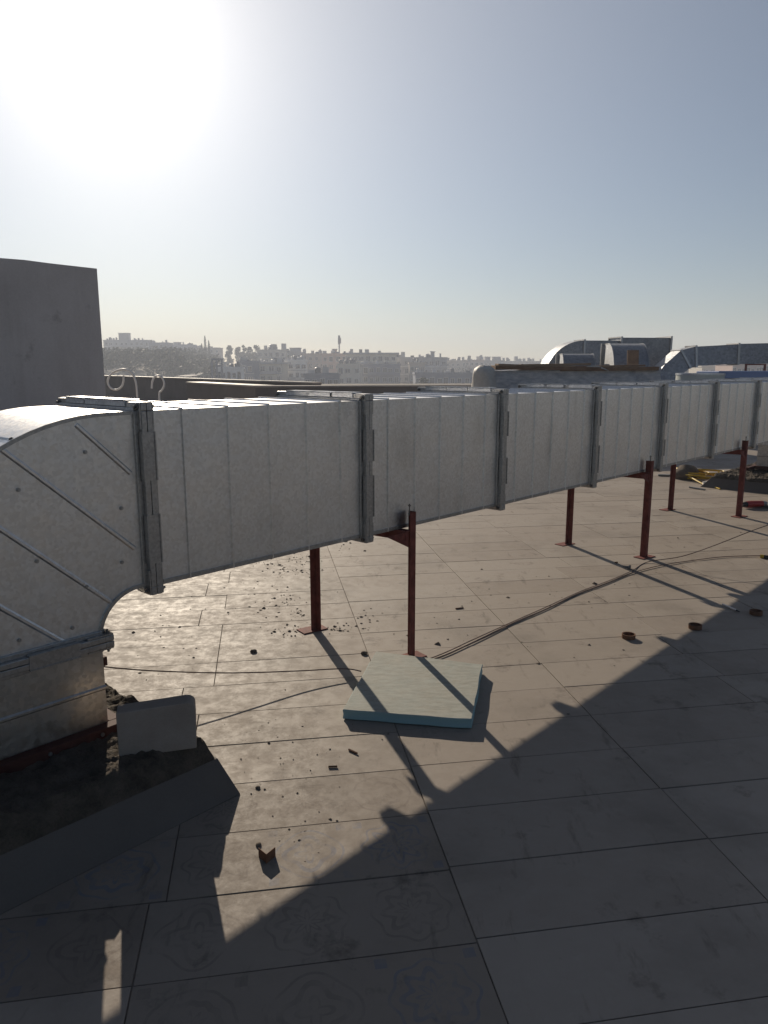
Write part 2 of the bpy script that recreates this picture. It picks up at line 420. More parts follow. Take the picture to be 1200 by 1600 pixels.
for k in range(len(FL) - 1):
    a, b = FL[k] + .002, FL[k + 1] - .002
    L = b - a
    beads = [a + .17 + (L - .34) / 4 * i for i in range(5)] if L > 1 else [a + .25, a + .5]
    sec = duct_section(a, b, beads).build('duct_section', M_GALV, duct)
    for (c_, h_) in ((D((a+b)/2, .003, ZB + .006), (L/2 - .045, .003, .006)), (D((a+b)/2, -WD - .003, ZB + .006), (L/2 - .045, .003, .006)), (D((a+b)/2, -.008, ZB - .004), (L/2 - .045, .010, .004))):
        MB().box(c_, h_, DM).build('lock_seam', M_FLANGE, sec)
# flange meshes in a local frame: x = along the duct, y,z = cross-section
def flange(mid, ax, hy, hz, H=.034):
    """mid: centre of the joint; ax: 3x3 matrix, columns = duct axis, width axis, height axis"""
    fr = MB(); t = .011
    for sg in (-1, 1):
        x = sg * (t + .001)
        for (cy, cz, ey, ez) in ((0, hz + H/2, hy + H, H/2), (0, -hz - H/2, hy + H, H/2), (hy + H/2, 0, H/2, hz), (-hy - H/2, 0, H/2, hz)):
            fr.box(mid + ax @ Vector((x, cy, cz)), (t, ey, ez), ax)
            # root bead of the rolled flange
        for (cy, cz, ey, ez) in ((0, hz + .006, hy + .006, .006), (0, -hz - .006, hy + .006, .006), (hy + .006, 0, .006, hz), (-hy - .006, 0, .006, hz)):
            fr.box(mid + ax @ Vector((sg * .032, cy, cz)), (.010, ey, ez), ax)
    f = fr.build('flange', M_FLANGE, duct, bevel=.0025)
    # corner plates with bolts
    for sy in (-1, 1):
        for sz in (-1, 1):
            e = .0268
            for sg in (-1, 1):
                cp = MB(); a, b = hy + H - .002, hz + H - .002
                cp.box(mid + ax @ Vector((sg * e, sy * (a - .05), sz * (b - .012))), (.0026, .05, .012), ax)
                cp.box(mid + ax @ Vector((sg * e, sy * (a - .012), sz * (b - .062))), (.0026, .012, .038), ax)
                cp.build('corner_plate', M_FLANGE, f)
            M = Matrix.Translation(mid + ax @ Vector((0, sy * (hy + H - .018), sz * (hz + H - .018)))) @ ax.to_4x4() @ Matrix.Rotation(R(90), 4, 'Y')
            inst('bolt', ME_BOLT, f, M)
    # cleats clipped over the rim
    rnd = random.Random(int(mid.x * 1000))
    def cleat(u0, u1, edge):
        c, l = (u0 + u1) / 2, (u1 - u0) / 2
        cb = MB(); d = .018
        if edge in ('T', 'B'):
            sz = 1 if edge == 'T' else -1
            o = hz + H - d + .006
            cb.box(mid + ax @ Vector((0, c, sz * (o + d - .003))), (.034, l, .003), ax)
            for sg in (-1, 1): cb.box(mid + ax @ Vector((sg * .0315, c, sz * (o + d/2 - .003))), (.0025, l, d/2 + .004), ax)
        else:
            sy = 1 if edge == 'N' else -1
            o = hy + H - d + .006
            cb.box(mid + ax @ Vector((0, sy * (o + d - .005), c)), (.0285, .002, l), ax)
            for sg in (-1, 1): cb.box(mid + ax @ Vector((sg * .0265, sy * (o + d/2 - .003), c)), (.0025, d/2 + .004, l), ax)
        cb.build('cleat', M_CLEAT if edge in 'TB' else M_FLANGE, f)
    for edge, half in (('T', hy), ('N', hz)):
        w = .15
        for c in ((-half * .58, half * .02, half * .55) if edge == 'T' else (-half * .45, half * .42)):
            c += rnd.uniform(-.03, .03); l = rnd.uniform(.07, .10) if edge == 'T' else rnd.uniform(.07, .12)
            cleat(c - l, c + l, edge)
    return f
mb = MB(); mb.tube([(0, 0, -.045), (0, 0, .045)], .005, 8); mb.tube([(0, 0, -.036), (0, 0, -.028)], .011, 6); mb.tube([(0, 0, .028), (0, 0, .036)], .011, 6)
ME_BOLT = mb.mesh('bolt', M_BOLT)
AX_H = Matrix((U, N, Vector((0, 0, 1)))).transposed()
HC, HH = (ZT + ZB) / 2, (ZT - ZB) / 2
for s in FL: flange(D(s, -WD / 2, HC), AX_H, WD / 2, HH)

def elbow(sf, sg):
    """square elbow turning from the horizontal run down into a riser; sg = -1 turns at the left end, +1 at the right"""
    ci, ri = (sf + sg * .03, ZB - .17), .17
    co, ro = (sf + sg * .11, ZT - .84), .84
    K = 22
    inner = [(ci[0] + sg * ri * math.sin(a), ci[1] + ri * math.cos(a)) for a in [math.pi/2 * k / 12 for k in range(13)]]
    outer = [(co[0] + sg * ro * math.sin(a), co[1] + ro * math.cos(a)) for a in [math.pi/2 * k / K for k in range(K + 1)]]
    zf = .578
    inner = [(sf, ZB)] + inner; outer = [(sf, ZT)] + outer
    inner[-1] = (inner[-1][0], zf); outer[-1] = (outer[-1][0], zf)
    poly = outer + inner[::-1]
    el = MB()
    pn = [D(s, 0, z) for s, z in poly]; pf = [D(s, -WD, z) for s, z in poly]
    m = len(poly)
    el.add(pn, [tuple(range(m))]); el.add(pf, [tuple(range(m - 1, -1, -1))])
    e = el.build('elbow', M_GALV, duct)
    for nm, c in (('heel', outer), ('throat', inner)):
        h = MB()
        for s, z in c: h.v += [D(s, .0, z), D(s, -WD, z)]
        for i in range(len(c) - 1): h.f.append((2*i, 2*i+1, 2*i+3, 2*i+2))
        h.build(nm, M_GALV, e, smooth=50, fix=False)
    # seam rim standing proud along both curved edges
    for c, off in ((outer, -1), (inner, 1)):
        for nn0, nn1 in ((0, .008), (-WD - .008, -WD)):
            r = MB(); base = len(r.v)
            for i, (s, z) in enumerate(c):
                cc = co if c is outer else ci
                dx, dz = s - cc[0], z - cc[1]; l = math.hypot(dx, dz) or 1
                k = -.014 if c is outer else .014
                s2, z2 = s + dx / l * k, z + dz / l * k
                r.v += [D(s, nn0, z), D(s, nn1, z), D(s2, nn1, z2), D(s2, nn0, z2)]
            for i in range(len(c) - 1):
                a = base + 4 * i
                for q in range(4): r.f.append((a + q, a + (q + 1) % 4, a + 4 + (q + 1) % 4, a + 4 + q))
            r.build('lock_seam', M_FLANGE, e, smooth=40)
    # stiffening beads pressed across the cheek
    lines = [((-1.785, 1.400), (-1.588, 1.205)), ((-2.050, 1.335), (-1.591, .909)), ((-2.27, 1.245), (-1.700, .715)), ((-2.43, 1.09), (-1.885, .598)), ((-2.47, .86), (-2.19, .598))]
    for (a, b) in lines:
        p, q = [(x + 1.55 if sg < 0 else -(x + 1.55)) + sf for x in (a[0], b[0])], (a[1], b[1])
        A, B = D(p[0], 0, a[1]), D(p[1], 0, b[1])
        d = (B - A); L = d.length; d.normalize(); pe = d.cross(N)
        bd = MB()
        for w_, h_ in ((.010, 0), (.004, .0045), (-.004, .0045), (-.010, 0)):
            bd.v += [A + pe * w_ + N * h_, B + pe * w_ + N * h_]
        for i in range(3): bd.f.append((2*i, 2*i+1, 2*i+3, 2*i+2))
        bd.f += [(0, 2, 4, 6), (7, 5, 3, 1)]
        bd.build('bead', M_GALV, e)
    # beads across the heel
    for k in (6, 11, 16):
        a = math.pi/2 * k / K
        bd = MB()
        for w_, h_ in ((.010, 0), (.004, .005), (-.004, .005), (-.010, 0)):
            aa = a + w_ / ro
            s, z = co[0] + sg * (ro + h_) * math.sin(aa), co[1] + (ro + h_) * math.cos(aa)
            bd.v += [D(s, -.01, z), D(s, -WD + .01, z)]
        for i in range(3): bd.f.append((2*i, 2*i+1, 2*i+3, 2*i+2))
        bd.build('bead', M_GALV, e)
    for (s, z) in [(-1.965, .93), (-1.795, .80), (-1.635, 1.075), (-1.648, .865), (-2.005, 1.19), (-2.05, .66), (-1.86, .655), (-1.76, 1.30)]:
        ss = sf + ((s + 1.55) if sg < 0 else -(s + 1.55))
        inst('rivet', ME_RIVET, e, Matrix.Translation(D(ss, .001, z)) @ AX_H.to_4x4() @ Matrix.Rotation(R(-90), 4, 'X'))
    return inner[-1][0], outer[-1][0]
mb = MB(); mb.tube([(0, 0, -.002), (0, 0, .004)], .0075, 10); mb.tube([(0, 0, .004), (0, 0, .007)], .0045, 8); ME_RIVET = mb.mesh('rivet', M_FLANGE)
def riser(si, so, z1=.573, z0=.21, bead=.385):
    a, b = min(si, so), max(si, so)
    r = MB(); st = [(z1, 0), (bead + .010, 0), (bead + .004, .005), (bead - .004, .005), (bead - .010, 0), (z0, 0)]
    for (z, e) in st: r.v += [D(a - e, e, z), D(b + e, e, z), D(b + e, -WD - e, z), D(a - e, -WD - e, z)]
    for i in range(len(st) - 1):
        for k in range(4): r.f.append((i*4+k, i*4+(k+1) % 4, i*4+4+(k+1) % 4, i*4+4+k))
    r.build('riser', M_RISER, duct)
    ax = Matrix((Vector((0, 0, 1)), N, -U)).transposed()
    flange(D((a + b) / 2, -WD / 2, .5755), ax, WD / 2, (b - a) / 2)
    fr = MB(); t = .045
    for (c, h) in (((D((a+b)/2, .028, .222)), ((b-a)/2 + .32, .024, .022)), ((D((a+b)/2, -WD - .028, .222)), ((b-a)/2 + .32, .024, .022)),
                   ((D(a - .028, -WD/2, .222)), (.024, WD/2 + .003, .022)), ((D(b + .028, -WD/2, .222)), (.024, WD/2 + .003, .022))):
        fr.box(c, h, DM)
    b_ = fr.build('base_angle', M_BASERED, duct, bevel=.002)
    for k in range(4):
        inst('screw', ME_RIVET, b_, Matrix.Translation(D(a + .1 + (b - a - .15) / 3 * k, .053, .224)) @ AX_H.to_4x4() @ Matrix.Rotation(R(-90), 4, 'X'))
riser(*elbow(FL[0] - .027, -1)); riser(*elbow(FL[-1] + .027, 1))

# ------------------------------------------------------------------ red support stands
def stand(sn, sf, label, flip=-1, grp='red duct stands'):
    t = thing('duct_stand', D((sn + sf) / 2, -WD / 2, 0), label, 'stand', grp)
    def leg(s, n, top, w, flip, name='leg'):
        # an angle section standing on a plate
        th = .005
        l = MB(); side = 1 if n > 0 else -1
        l.box(D(s, n, .006 + (top - .006) / 2), (w / 2, th / 2, (top - .006) / 2), DM)
        l.box(D(s + flip * (w/2 - th/2), n - side * (w/2 + th/2), .006 + (top - .006) / 2), (th / 2, w / 2 , (top - .006) / 2), DM)
        o = l.build(name, M_RED, t, bevel=.001)
        return o
    nn, nf = .060, -WD - .058
    leg(sn, nn, .835, .046, flip); leg(sf, nf, .76, .042, 1)
    beam = MB(); A, B = D(sn - .03, .058, ZB - .05), D(sf - .03, -WD - .055, ZB - .05)
    d = (B - A); L = d.length; d.normalize(); pe = Vector((-d.y, d.x, 0)); M = Matrix((d, pe, Vector((0, 0, 1)))).transposed()
    mid = (A + B) / 2
    beam.box(mid + Vector((0, 0, .036)), (L / 2, .022, .003), M); beam.box(mid + pe * .0225 + Vector((0, 0, .0125)), (L / 2, .003, .0265), M)
    beam.build('cross_beam', M_RED, t)
    gus = MB().prism([D(sn - .028, .0545, ZB - .016), D(sn - .028, .0545, ZB - .105), D(sn - .20, .0545, ZB - .020)], N * -.005); gus.build('gusset', M_RED, t)
    for s, n in ((sn, nn), (sf, nf)):
        MB().box(D(s, n - .015, .003), (.085, .05, .003), DM @ Matrix.Rotation(R(12), 3, 'Z')).build('base_plate', M_RED, t, bevel=.0015)
    inst('bolt', ME_BOLT, t, Matrix.Translation(D(sn - .012, .045, .848)) @ Matrix.Scale(.7, 4))
    return t
stand(-.02, -.09, 'red steel stand straddled by the duct, near leg beside the turquoise foam board', 1)
stand(3.07, 3.03, 'middle red steel stand, cables crossing its near base plate')
stand(5.50, 5.36, 'farthest red steel stand under the duct, beside the red grinder')

# ------------------------------------------------------------------ plinths with mortar mounds
def plinth(s0, s1, n0, n1, label, seed, mound):
    """sloped grey skirt round a mortar heap"""
    t = thing('plinth', D((s0 + s1) / 2, (n0 + n1) / 2, 0), label, 'plinth')
    h, sl = .125, .10
    o = [D(s0, n1, .001), D(s1, n1, .001), D(s1, n0, .001), D(s0, n0, .001)]
    i = [D(s0 + sl, n1 - sl, h), D(s1 - sl * .3, n1 - sl, h), D(s1 - sl * .3, n0 + sl, h), D(s0 + sl, n0 + sl, h)]
    # four skirt slabs, each its own piece
    cx = sum(i, Vector()) / 4
    for k in range(4):
        a, b, c, d = o[k], o[(k + 1) % 4], i[(k + 1) % 4], i[k]
        nrm_ = (b - a).cross(d - a).normalized()
        if nrm_.z < 0: nrm_ = -nrm_
        MB().add([a, b, c, d, a - nrm_ * .022, b - nrm_ * .022, c - nrm_ * .022, d - nrm_ * .022],
                 [(0,1,2,3),(7,6,5,4),(0,4,5,1),(1,5,6,2),(2,6,7,3),(3,7,4,0)]).build('skirt_slab', M_SKIRT, t, bevel=.003)
    g = MB(); nx, ny = 130, 130
    a0, a1, b0, b1 = s0 + sl * .9, s1 - sl * .35, n0 + sl * .9, n1 - sl * .95
    for y in range(ny + 1):
        for x in range(nx + 1):
            s, n_ = a0 + (a1 - a0) * x / nx, b0 + (b1 - b0) * y / ny
            e = min(s - a0, a1 - s, n_ - b0, b1 - n_)
            z = .10 + (mound - .10) * min(1, e / .05) ** .6
            q = Vector((s * 9 + seed, n_ * 9, seed))
            z += (.022 * mnoise.fractal(q, 1.0, 2.0, 4) + .012 * mnoise.noise(q * 3.3) + .012 * abs(mnoise.noise(q * 6.5)) + .009 * mnoise.noise(q * 13)) * min(1, e / .04 + .3)
            g.v.append(D(s, n_, max(.09, z)))
    for y in range(ny):
        for x in range(nx):
            a = y * (nx + 1) + x; g.f.append((a, a + 1, a + nx + 2, a + nx + 1))
    g.build('mortar_heap', M_SOIL, t, smooth=50)
    return t
plinth(-2.95, -1.50, -1.12, .47, 'dark mortar-covered plinth with sloped skirt carrying the near elbow riser', 3.1, .212)
plinth(7.33, 9.4, -1.05, .45, 'far mortar-topped plinth with sloped grey skirt behind the last stand', 8.4, .17)

# the cement block lying on the near plinth: rounded upper right corner
bq = [(-1.858, .235), (-1.628, .385)]
A, B = D(bq[0][0], bq[0][1], .205), D(bq[1][0], bq[1][1], .222)
d = (B - A); L = d.length; d.normalize(); pe = Vector((-d.y, d.x, 0))
prof = [(0, 0), (L, -.012), (L + .003, .11)] + [(L - .03 + .033 * math.cos(a), .145 + .03 * math.sin(a) - .0) for a in [R(10), R(35), R(60), R(88)]] + [(.0, .176)]
blk = MB().prism([A + d * x + Vector((0, 0, z)) for x, z in prof], pe * .075).solo('cement_block', M_BLOCK, tuple(A), bevel=.004)
tag(blk, 'grey cement block with one rounded corner lying on the mortar plinth', 'block')

# ------------------------------------------------------------------ foam board
fb = [Vector((-.043, 3.926, 0)), Vector((.521, 3.743, 0)), Vector((.392, 3.112, 0)), Vector((-.186, 3.211, 0))]
def board(pts, z0, z1):
    n = 9; top, bot = [], []
    ring = []
    for k in range(4):
        a, b = pts[k], pts[(k + 1) % 4]
        for i in range(n):
            p = a.lerp(b, i / n); q = (b - a).normalized(); w = Vector((-q.y, q.x, 0)) * (.006 * mnoise.noise(p * 14) - (.010 if (k == 2 and i == 0) else 0))
            ring.append(p + w)
    mb = MB(); m = len(ring)
    rows = [(z0, 0), (z0 + .004, .004), ((z0 + z1) / 2, .0), (z1 - .004, .004), (z1, 0)]
    c = sum(ring, Vector()) / m
    for z, e in rows:
        for p in ring:
            o_ = (p - c).normalized(); mb.v.append(p + o_ * e + Vector((0, 0, z)))
    for r in range(len(rows) - 1):
        for i in range(m): mb.f.append((r*m+i, r*m+(i+1) % m, (r+1)*m+(i+1) % m, (r+1)*m+i))
    mb.f.append(tuple(range(m - 1, -1, -1))); mb.f.append(tuple((len(rows)-1)*m + i for i in range(m)))
    return mb
fo = board(fb, .004, .051).solo('foam_board', M_FOAM, tuple(sum(fb, Vector()) / 4), smooth=35)
tag(fo, 'dusty turquoise insulation foam board lying on the tiles by a red leg', 'foam board')

# ------------------------------------------------------------------ cables
def smooth_path(pts, n=10):
    pts = [Vector(p) for p in pts]; out = []
    P = [pts[0]] + pts + [pts[-1]]
    for i in range(1, len(P) - 2):
        for k in range(n):
            t = k / n; a, b, c, d = P[i-1], P[i], P[i+1], P[i+2]
            out.append(.5 * ((2*b) + (-a + c) * t + (2*a - 5*b + 4*c - d) * t*t + (-a + 3*b - 3*c + d) * t**3))
    out.append(pts[-1]); return out
def cable(name, pts, r, m, label, grp=None, cat='cable'):
    sp = smooth_path(pts, 8)
    o = MB().tube(sp, r, 6).solo(name, m, tuple(sp[0]), smooth=60); return tag(o, label, cat, grp)
zc = .007
cable('cable', [(-.12, 3.70, .030), (-.214, 3.715, .038), (-.43, 3.648, .055), (-.685, 3.546, .088), (-.892, 3.474, .119), (-1.2, 3.40, .165), (-1.5, 3.42, .19)], .0034, M_CABLE,
      'brown cable lifting off the tiles from foam board to elbow plinth')
pA = [gp(x, y, zc) for x, y in [(640, 1040), (690, 1022), (740, 999), (800, 972), (850, 950), (905, 925), (950, 908), (985, 893), (1012, 878)]]
endA = [(2.42, 5.90, .09), (2.66, 5.86, .19), (2.98, 5.83, .335), (3.42, 5.78, .52), (3.9, 5.72, .80)]
cable('cable', pA + endA, .0034, M_CABLE, 'brown cable rising in the air across the far stand at right')
pB = [gp(x, y, zc) for x, y in [(655, 1036), (694, 1024), (742, 1002), (798, 975), (852, 952), (900, 929), (948, 911), (985, 896), (1030, 884), (1080, 876), (1130, 870), (1188, 868)]]
cable('cable', pB, .0034, M_CABLE, 'brown cable on the tiles ending in the yellow-tipped plug')

# plug with a yellow collar at the end of that cable
b = gp(1188, 869, .016); e = gp(1212, 872, .016)
pl = thing('plug', tuple(gp(1195, 872)), 'dark plug with a yellow collar on the tiles at the right edge', 'plug')
MB().tube([b, b.lerp(e, .25)], .016, 10).build('collar', M_YELLOW, pl, smooth=40)
MB().tube([b.lerp(e, .25), e, e + (e - b) * .6], .015, 10).build('plug_body', M_BLACK, pl, smooth=40)

# ------------------------------------------------------------------ small things on the tiles
def steel_ring(px, py, label, tilt=0):
    c = gp(px, py); mb = MB(); seg = 28; ro, ri, h = .040, .034, .026
    for (r, z) in ((ro, 0), (ro, h), (ri, h), (ri, .004)):
        mb.v += [c + Vector((r * math.cos(2*math.pi*k/seg), r * math.sin(2*math.pi*k/seg), z + .001)) for k in range(seg)]
    for q in range(3):
        for k in range(seg): mb.f.append((q*seg+k, q*seg+(k+1) % seg, (q+1)*seg+(k+1) % seg, (q+1)*seg+k))
    mb.f.append(tuple(3*seg + k for k in range(seg)))
    o = mb.solo('rusty_ring', M_RUST, tuple(c), smooth=40); return tag(o, label, 'ring', 'rusty rings on the tiles')
steel_ring(982, 997, 'rusty round ring lying on sunlit tiles, nearest of the three')
steel_ring(1086, 982, 'rusty round ring on the edge of the duct shadow, middle one')
steel_ring(1181, 960, 'rusty round ring wholly in shadow near the right edge')
a, b = gp(1129, 944, .012), gp(1156, 956, .008)
o = thing('marker_pen', tuple(a - Vector((0, 0, .012))), 'thin bright pen lying at the edge of the duct shadow', 'pen')
MB().tube([a, a.lerp(b, .8)], .006, 10).build('barrel', M_TIN, o, smooth=40); MB().tube([a.lerp(b, .8), b], .006, 10, .0025).build('tip', M_BLACK, o, smooth=40)
c = gp(976, 888)
o = thing('bolt_stub', tuple(c), 'short grey bolt with washer lying in a leg shadow', 'bolt')
MB().tube([c + Vector((-.012, .01, .014)), c + Vector((.03, -.012, .014))], .008, 10).build('shank', M_GREY, o, smooth=40)
MB().tube([c + Vector((.03, -.012, .014)), c + Vector((.042, -.019, .014))], .018, 8).build('washer', M_GREY, o, smooth=40)
c = gp(963, 880); o = MB().tube([c + Vector((-.012, 0, .006)), c + Vector((.012, .006, .006))], .006, 7).solo('screw', M_RUST, tuple(c)); tag(o, 'small rusty screw near the grey bolt in the leg shadow', 'screw')

# folded tin scrap (a bent L of sheet standing on edge)
c = gp(417, 1344)
ts = MB().prism([c + Vector((-.030, .016, 0)), c + Vector((.002, -.018, 0)), c + Vector((.026, .020, 0)), c + Vector((.024, .0215, 0)), c + Vector((.002, -.0155, 0)), c + Vector((-.029, .018, 0))], (0, 0, .034)).solo('tin_scrap', M_RUST, tuple(c))
tag(ts, 'small V-folded metal scrap standing on the patterned tiles', 'scrap')
for (x0, y0, x1, y1, lb) in ((513, 1198, 527, 1197.5, 'short dark wire stub lying level on the patterned tiles'), (545, 1171, 558, 1177, 'short dark wire stub slanting on the patterned tiles'), (712, 951, 724, 949.5, 'short dark wire stub on the plain tiles right of near leg')):
    a, b = gp(x0, y0, .004), gp(x1, y1, .004)
    tag(MB().tube([a, b], .0045, 6).solo('wire_stub', M_RUST, tuple(a)), lb, 'wire')
def lump(c, r, seed, flat=.6):
    bm = bmesh.new(); bmesh.ops.create_icosphere(bm, subdivisions=2, radius=1)
    vs = [];
    for v in bm.verts:
        p = v.co * (1 + .35 * mnoise.noise(v.co * 1.6 + Vector((seed, seed * .7, 0))))
        vs.append(Vector((c[0] + p.x * r, c[1] + p.y * r, c[2] + max(-.1, p.z + .45) * r * flat)))
    fs = [tuple(v.index for v in f.verts) for f in bm.faces]; bm.free(); return vs, fs
for (x, y, r, lb) in ((396, 1019, .020, 'dark soil clod on the glossy tiles left of the near stand'), (404, 1321, .011, 'tiny dark pebble behind the folded metal scrap'), (403, 1231, .009, 'tiny dark pebble on the tile joint right of the plinth'), (569, 1022, .020, 'dark soil clod at the tile joint behind the foam board')):
    c = gp(x, y); tag(MB().add(*lump(c, r, x)).solo('clod', M_CRUMB, tuple(c), smooth=60), lb, 'clod')
cr = MB(); rc = random.Random(3)
def crumb(c, r):
    k = rc.random() * 6.28; vs = []
    for i in range(5):
        q = k + i * 1.2566 + rc.uniform(-.3, .3); vs.append(c + Vector((math.cos(q) * r * rc.uniform(.7, 1.3), math.sin(q) * r * rc.uniform(.7, 1.3), .0008)))
    vs.append(c + Vector((rc.uniform(-.3, .3) * r, rc.uniform(-.3, .3) * r, r * rc.uniform(.35, .8))))
    cr.add(vs, [(i, (i + 1) % 5, 5) for i in range(5)])
for (x, y, sx, sy, n) in ((425, 885, 26, 10, 46), (480, 875, 24, 8, 60), (470, 892, 28, 8, 46), (445, 940, 18, 9, 34), (465, 958, 14, 8, 30), (455, 985, 40, 10, 46), (535, 985, 22, 9, 30), (540, 860, 22, 12, 16), (395, 910, 12, 12, 12), (570, 970, 12, 22, 16), (430, 930, 90, 40, 70), (450, 1150, 90, 60, 60), (250, 1000, 60, 50, 30), (700, 960, 100, 60, 30), (480, 1300, 70, 50, 30), (430, 1220, 60, 40, 26), (900, 950, 150, 80, 30), (1100, 840, 90, 60, 20)):
    for k in range(n):
        px, py = rc.gauss(x, sx * .6), rc.gauss(y, sy * .6)
        if py < 780: continue
        crumb(gp(px, py), min(.020, rc.lognormvariate(math.log(.0050 if y < 1100 else .0022), .55)))
o = cr.build('soil_crumbs', M_CRUMB); o['kind'] = 'stuff'; o['label'] = 'crumbs of dry soil scattered over the tiles'; o['category'] = 'soil'

# angle grinder beside the far stand
c = gp(1166, 794); g_ = thing('angle_grinder', tuple(c), 'red angle grinder lying on the tiles behind the farthest stand', 'grinder')
e1 = Vector((.97, .22, 0)); up = Vector((0, 0, 1))
MB().tube(smooth_path([c + up * .045, c + e1 * .05 + up * .048, c + e1 * .16 + up * .045, c + e1 * .21 + up * .045]), .036, 12).build('motor_body', M_TOOLRED, g_, smooth=40)
MB().tube([c + e1 * .205 + up * .045, c + e1 * .265 + up * .043], .034, 12, .026).build('gear_head', M_GREY, g_, smooth=40)
MB().tube([c + e1 * .25 + up * .018, c + e1 * .25 + up * .014], .075, 24).build('disc', M_BLACK, g_, smooth=40)
MB().tube([c + e1 * -.06 + up * .045, c + up * .045], .024, 12, .034).build('rear_handle', M_BLACK, g_, smooth=40)
MB().box(c + e1 * .15 + Vector((-.02, .09, .02)), (.14, .045, .018), Matrix.Rotation(R(-7), 3, 'Z')).solo('wood_offcut', M_WOOD, tuple(c + Vector((.1, .1, 0))), bevel=.003)
tag(bpy.data.objects['wood_offcut'], 'flat wooden offcut lying behind the red grinder', 'wood')

# yellow cord heap, stick and a cup near the far plinth
yc = gp(1082, 748); pts = []
ry = random.Random(9)
for k in range(46):
    a = k * .75; r = .16 + .07 * math.sin(k * 1.7) + ry.uniform(-.03, .03)
    pts.append(yc + Vector((math.cos(a) * r * 1.5 + .12, math.sin(a) * r * 1.6, .012 + .0022 * k + ry.uniform(0, .012))))
pts += [gp(1100, 757, .01), gp(1112, 760, .01), gp(1125, 764, .01)]
cable('yellow_cord', pts, .011, M_YELLOW, 'heap of yellow extension cord on the far tiles', cat='cord')
c = gp(1072, 748); bag = MB().add(*lump(c, .17, 5, .8)).solo('sack', M_GREY if False else M_CRUMB, tuple(c), smooth=60); tag(bag, 'dark crumpled sack beside the yellow cord heap', 'sack')
c = gp(1075, 741); o = MB().box(c + up * .05, (.22, .10, .035), Matrix.Rotation(R(8), 3, 'Z')).solo('tool_case', M_SKIRT, tuple(c), bevel=.012); tag(o, 'flat grey tool case behind the yellow cord', 'case')
a, b = gp(1077, 761, .012), gp(1102, 765, .012); tag(MB().tube([a, b], .011, 7).solo('steel_rod', M_GREY, tuple(a)), 'short grey rod lying in front of the yellow cord', 'rod')
a, b = gp(1092, 746, .02), gp(1116, 747.5, .02); tag(MB().tube([a, b], .014, 7).solo('wooden_stick', M_WOOD, tuple(a)), 'brown stick between yellow cord and far plinth', 'stick')
c = gp(1098, 759); cu = MB().tube([c + up * .03, c + Vector((.09, -.02, .035))], .03, 12, .038).solo('paper_cup', mat('white_paper', (.75, .73, .68), .6), tuple(c), smooth=40); tag(cu, 'white paper cup lying on its side by the yellow cord', 'cup')
c = gp(1042, 744); tag(MB().box(c + up * .015, (.13, .03, .012), Matrix.Rotation(R(-10), 3, 'Z')).solo('metal_strip', M_GREY, tuple(c)), 'short grey metal strip behind the middle stand', 'strip')

# ------------------------------------------------------------------ stair house wall and parapets
def wall_box(name, a, b, thick_dir, z0, z1, m, label, cat='wall', rag=0.0):
    a, b = Vector(a), Vector(b); n = 24; mb = MB(); t = Vector(thick_dir)
    for i in range(n + 1):
        p = a.lerp(b, i / n); zt = z1 + rag * mnoise.noise(Vector((i * .9, 3.3, 0)))
        mb.v += [p + Vector((0, 0, z0)), p + Vector((0, 0, zt)), p + t + Vector((0, 0, zt)), p + t + Vector((0, 0, z0))]
    for i in range(n):
        for k in range(4): mb.f.append((i*4+k, i*4+(k+1) % 4, i*4+4+(k+1) % 4, i*4+4+k))
    mb.f += [(0, 1, 2, 3), tuple(n*4 + k for k in (3, 2, 1, 0))]
    o = mb.solo(name, m, tuple(a + Vector((0, 0, z0)))); return tag(o, label, cat)
E_ = at(157, 500, 10.4)
sh_end = Vector((E_.x, E_.y, 0)); sh_far = sh_end - U * 7.5
wall_box('stair_house', sh_far, sh_end, -N * 4.0, 0, at(157, 418, 10.4).z, M_PLASTER, 'tall dark plastered stair house block at the left edge', 'building', .035)
def parapet(p, q, ztop, label, th=.22):
    p, q = Vector((p[0], p[1], 0)), Vector((q[0], q[1], 0)); d = (q - p).normalized(); t = Vector((-d.y, d.x, 0)) * th
    th_ = thing('parapet', tuple(p), label, 'parapet')
    MB().hexa([p, q, q + t, p + t], [x + Vector((0, 0, ztop - .04)) for x in (p, q, q + t, p + t)]).build('wall_face', M_PARAPET, th_)
    L = (q - p).length; n = max(2, int(L / 1.6)); rr = random.Random(int(L * 77))
    for k in range(n):
        a, b = p + d * (L * k / n + .004), p + d * (L * (k + 1) / n - .004); zz = ztop - .04 + rr.uniform(0, .004); o_ = Vector((-d.y, d.x, 0)) * .03
        MB().hexa([x + Vector((0, 0, zz)) for x in (a - o_, b - o_, b + t + o_, a + t + o_)], [x + Vector((0, 0, zz + .04)) for x in (a - o_, b - o_, b + t + o_, a + t + o_)]).build('coping', M_COPING, th_)
parapet((-15.2, 40.5), (-1.9, 20.6), 1.22, 'long parapet running back beside the stair house')
parapet((-6.0, 23.0), (-3.1, 18.2), 1.185, 'short brown parapet return in front of the long parapet', .5)
parapet((-3.1, 18.2), (2.7, 19.2), 1.18, 'dark parapet across the roof edge behind the duct')
parapet((2.7, 19.2), (7.0, 44.0), 1.18, 'parapet running away behind the pale wrapped roll')

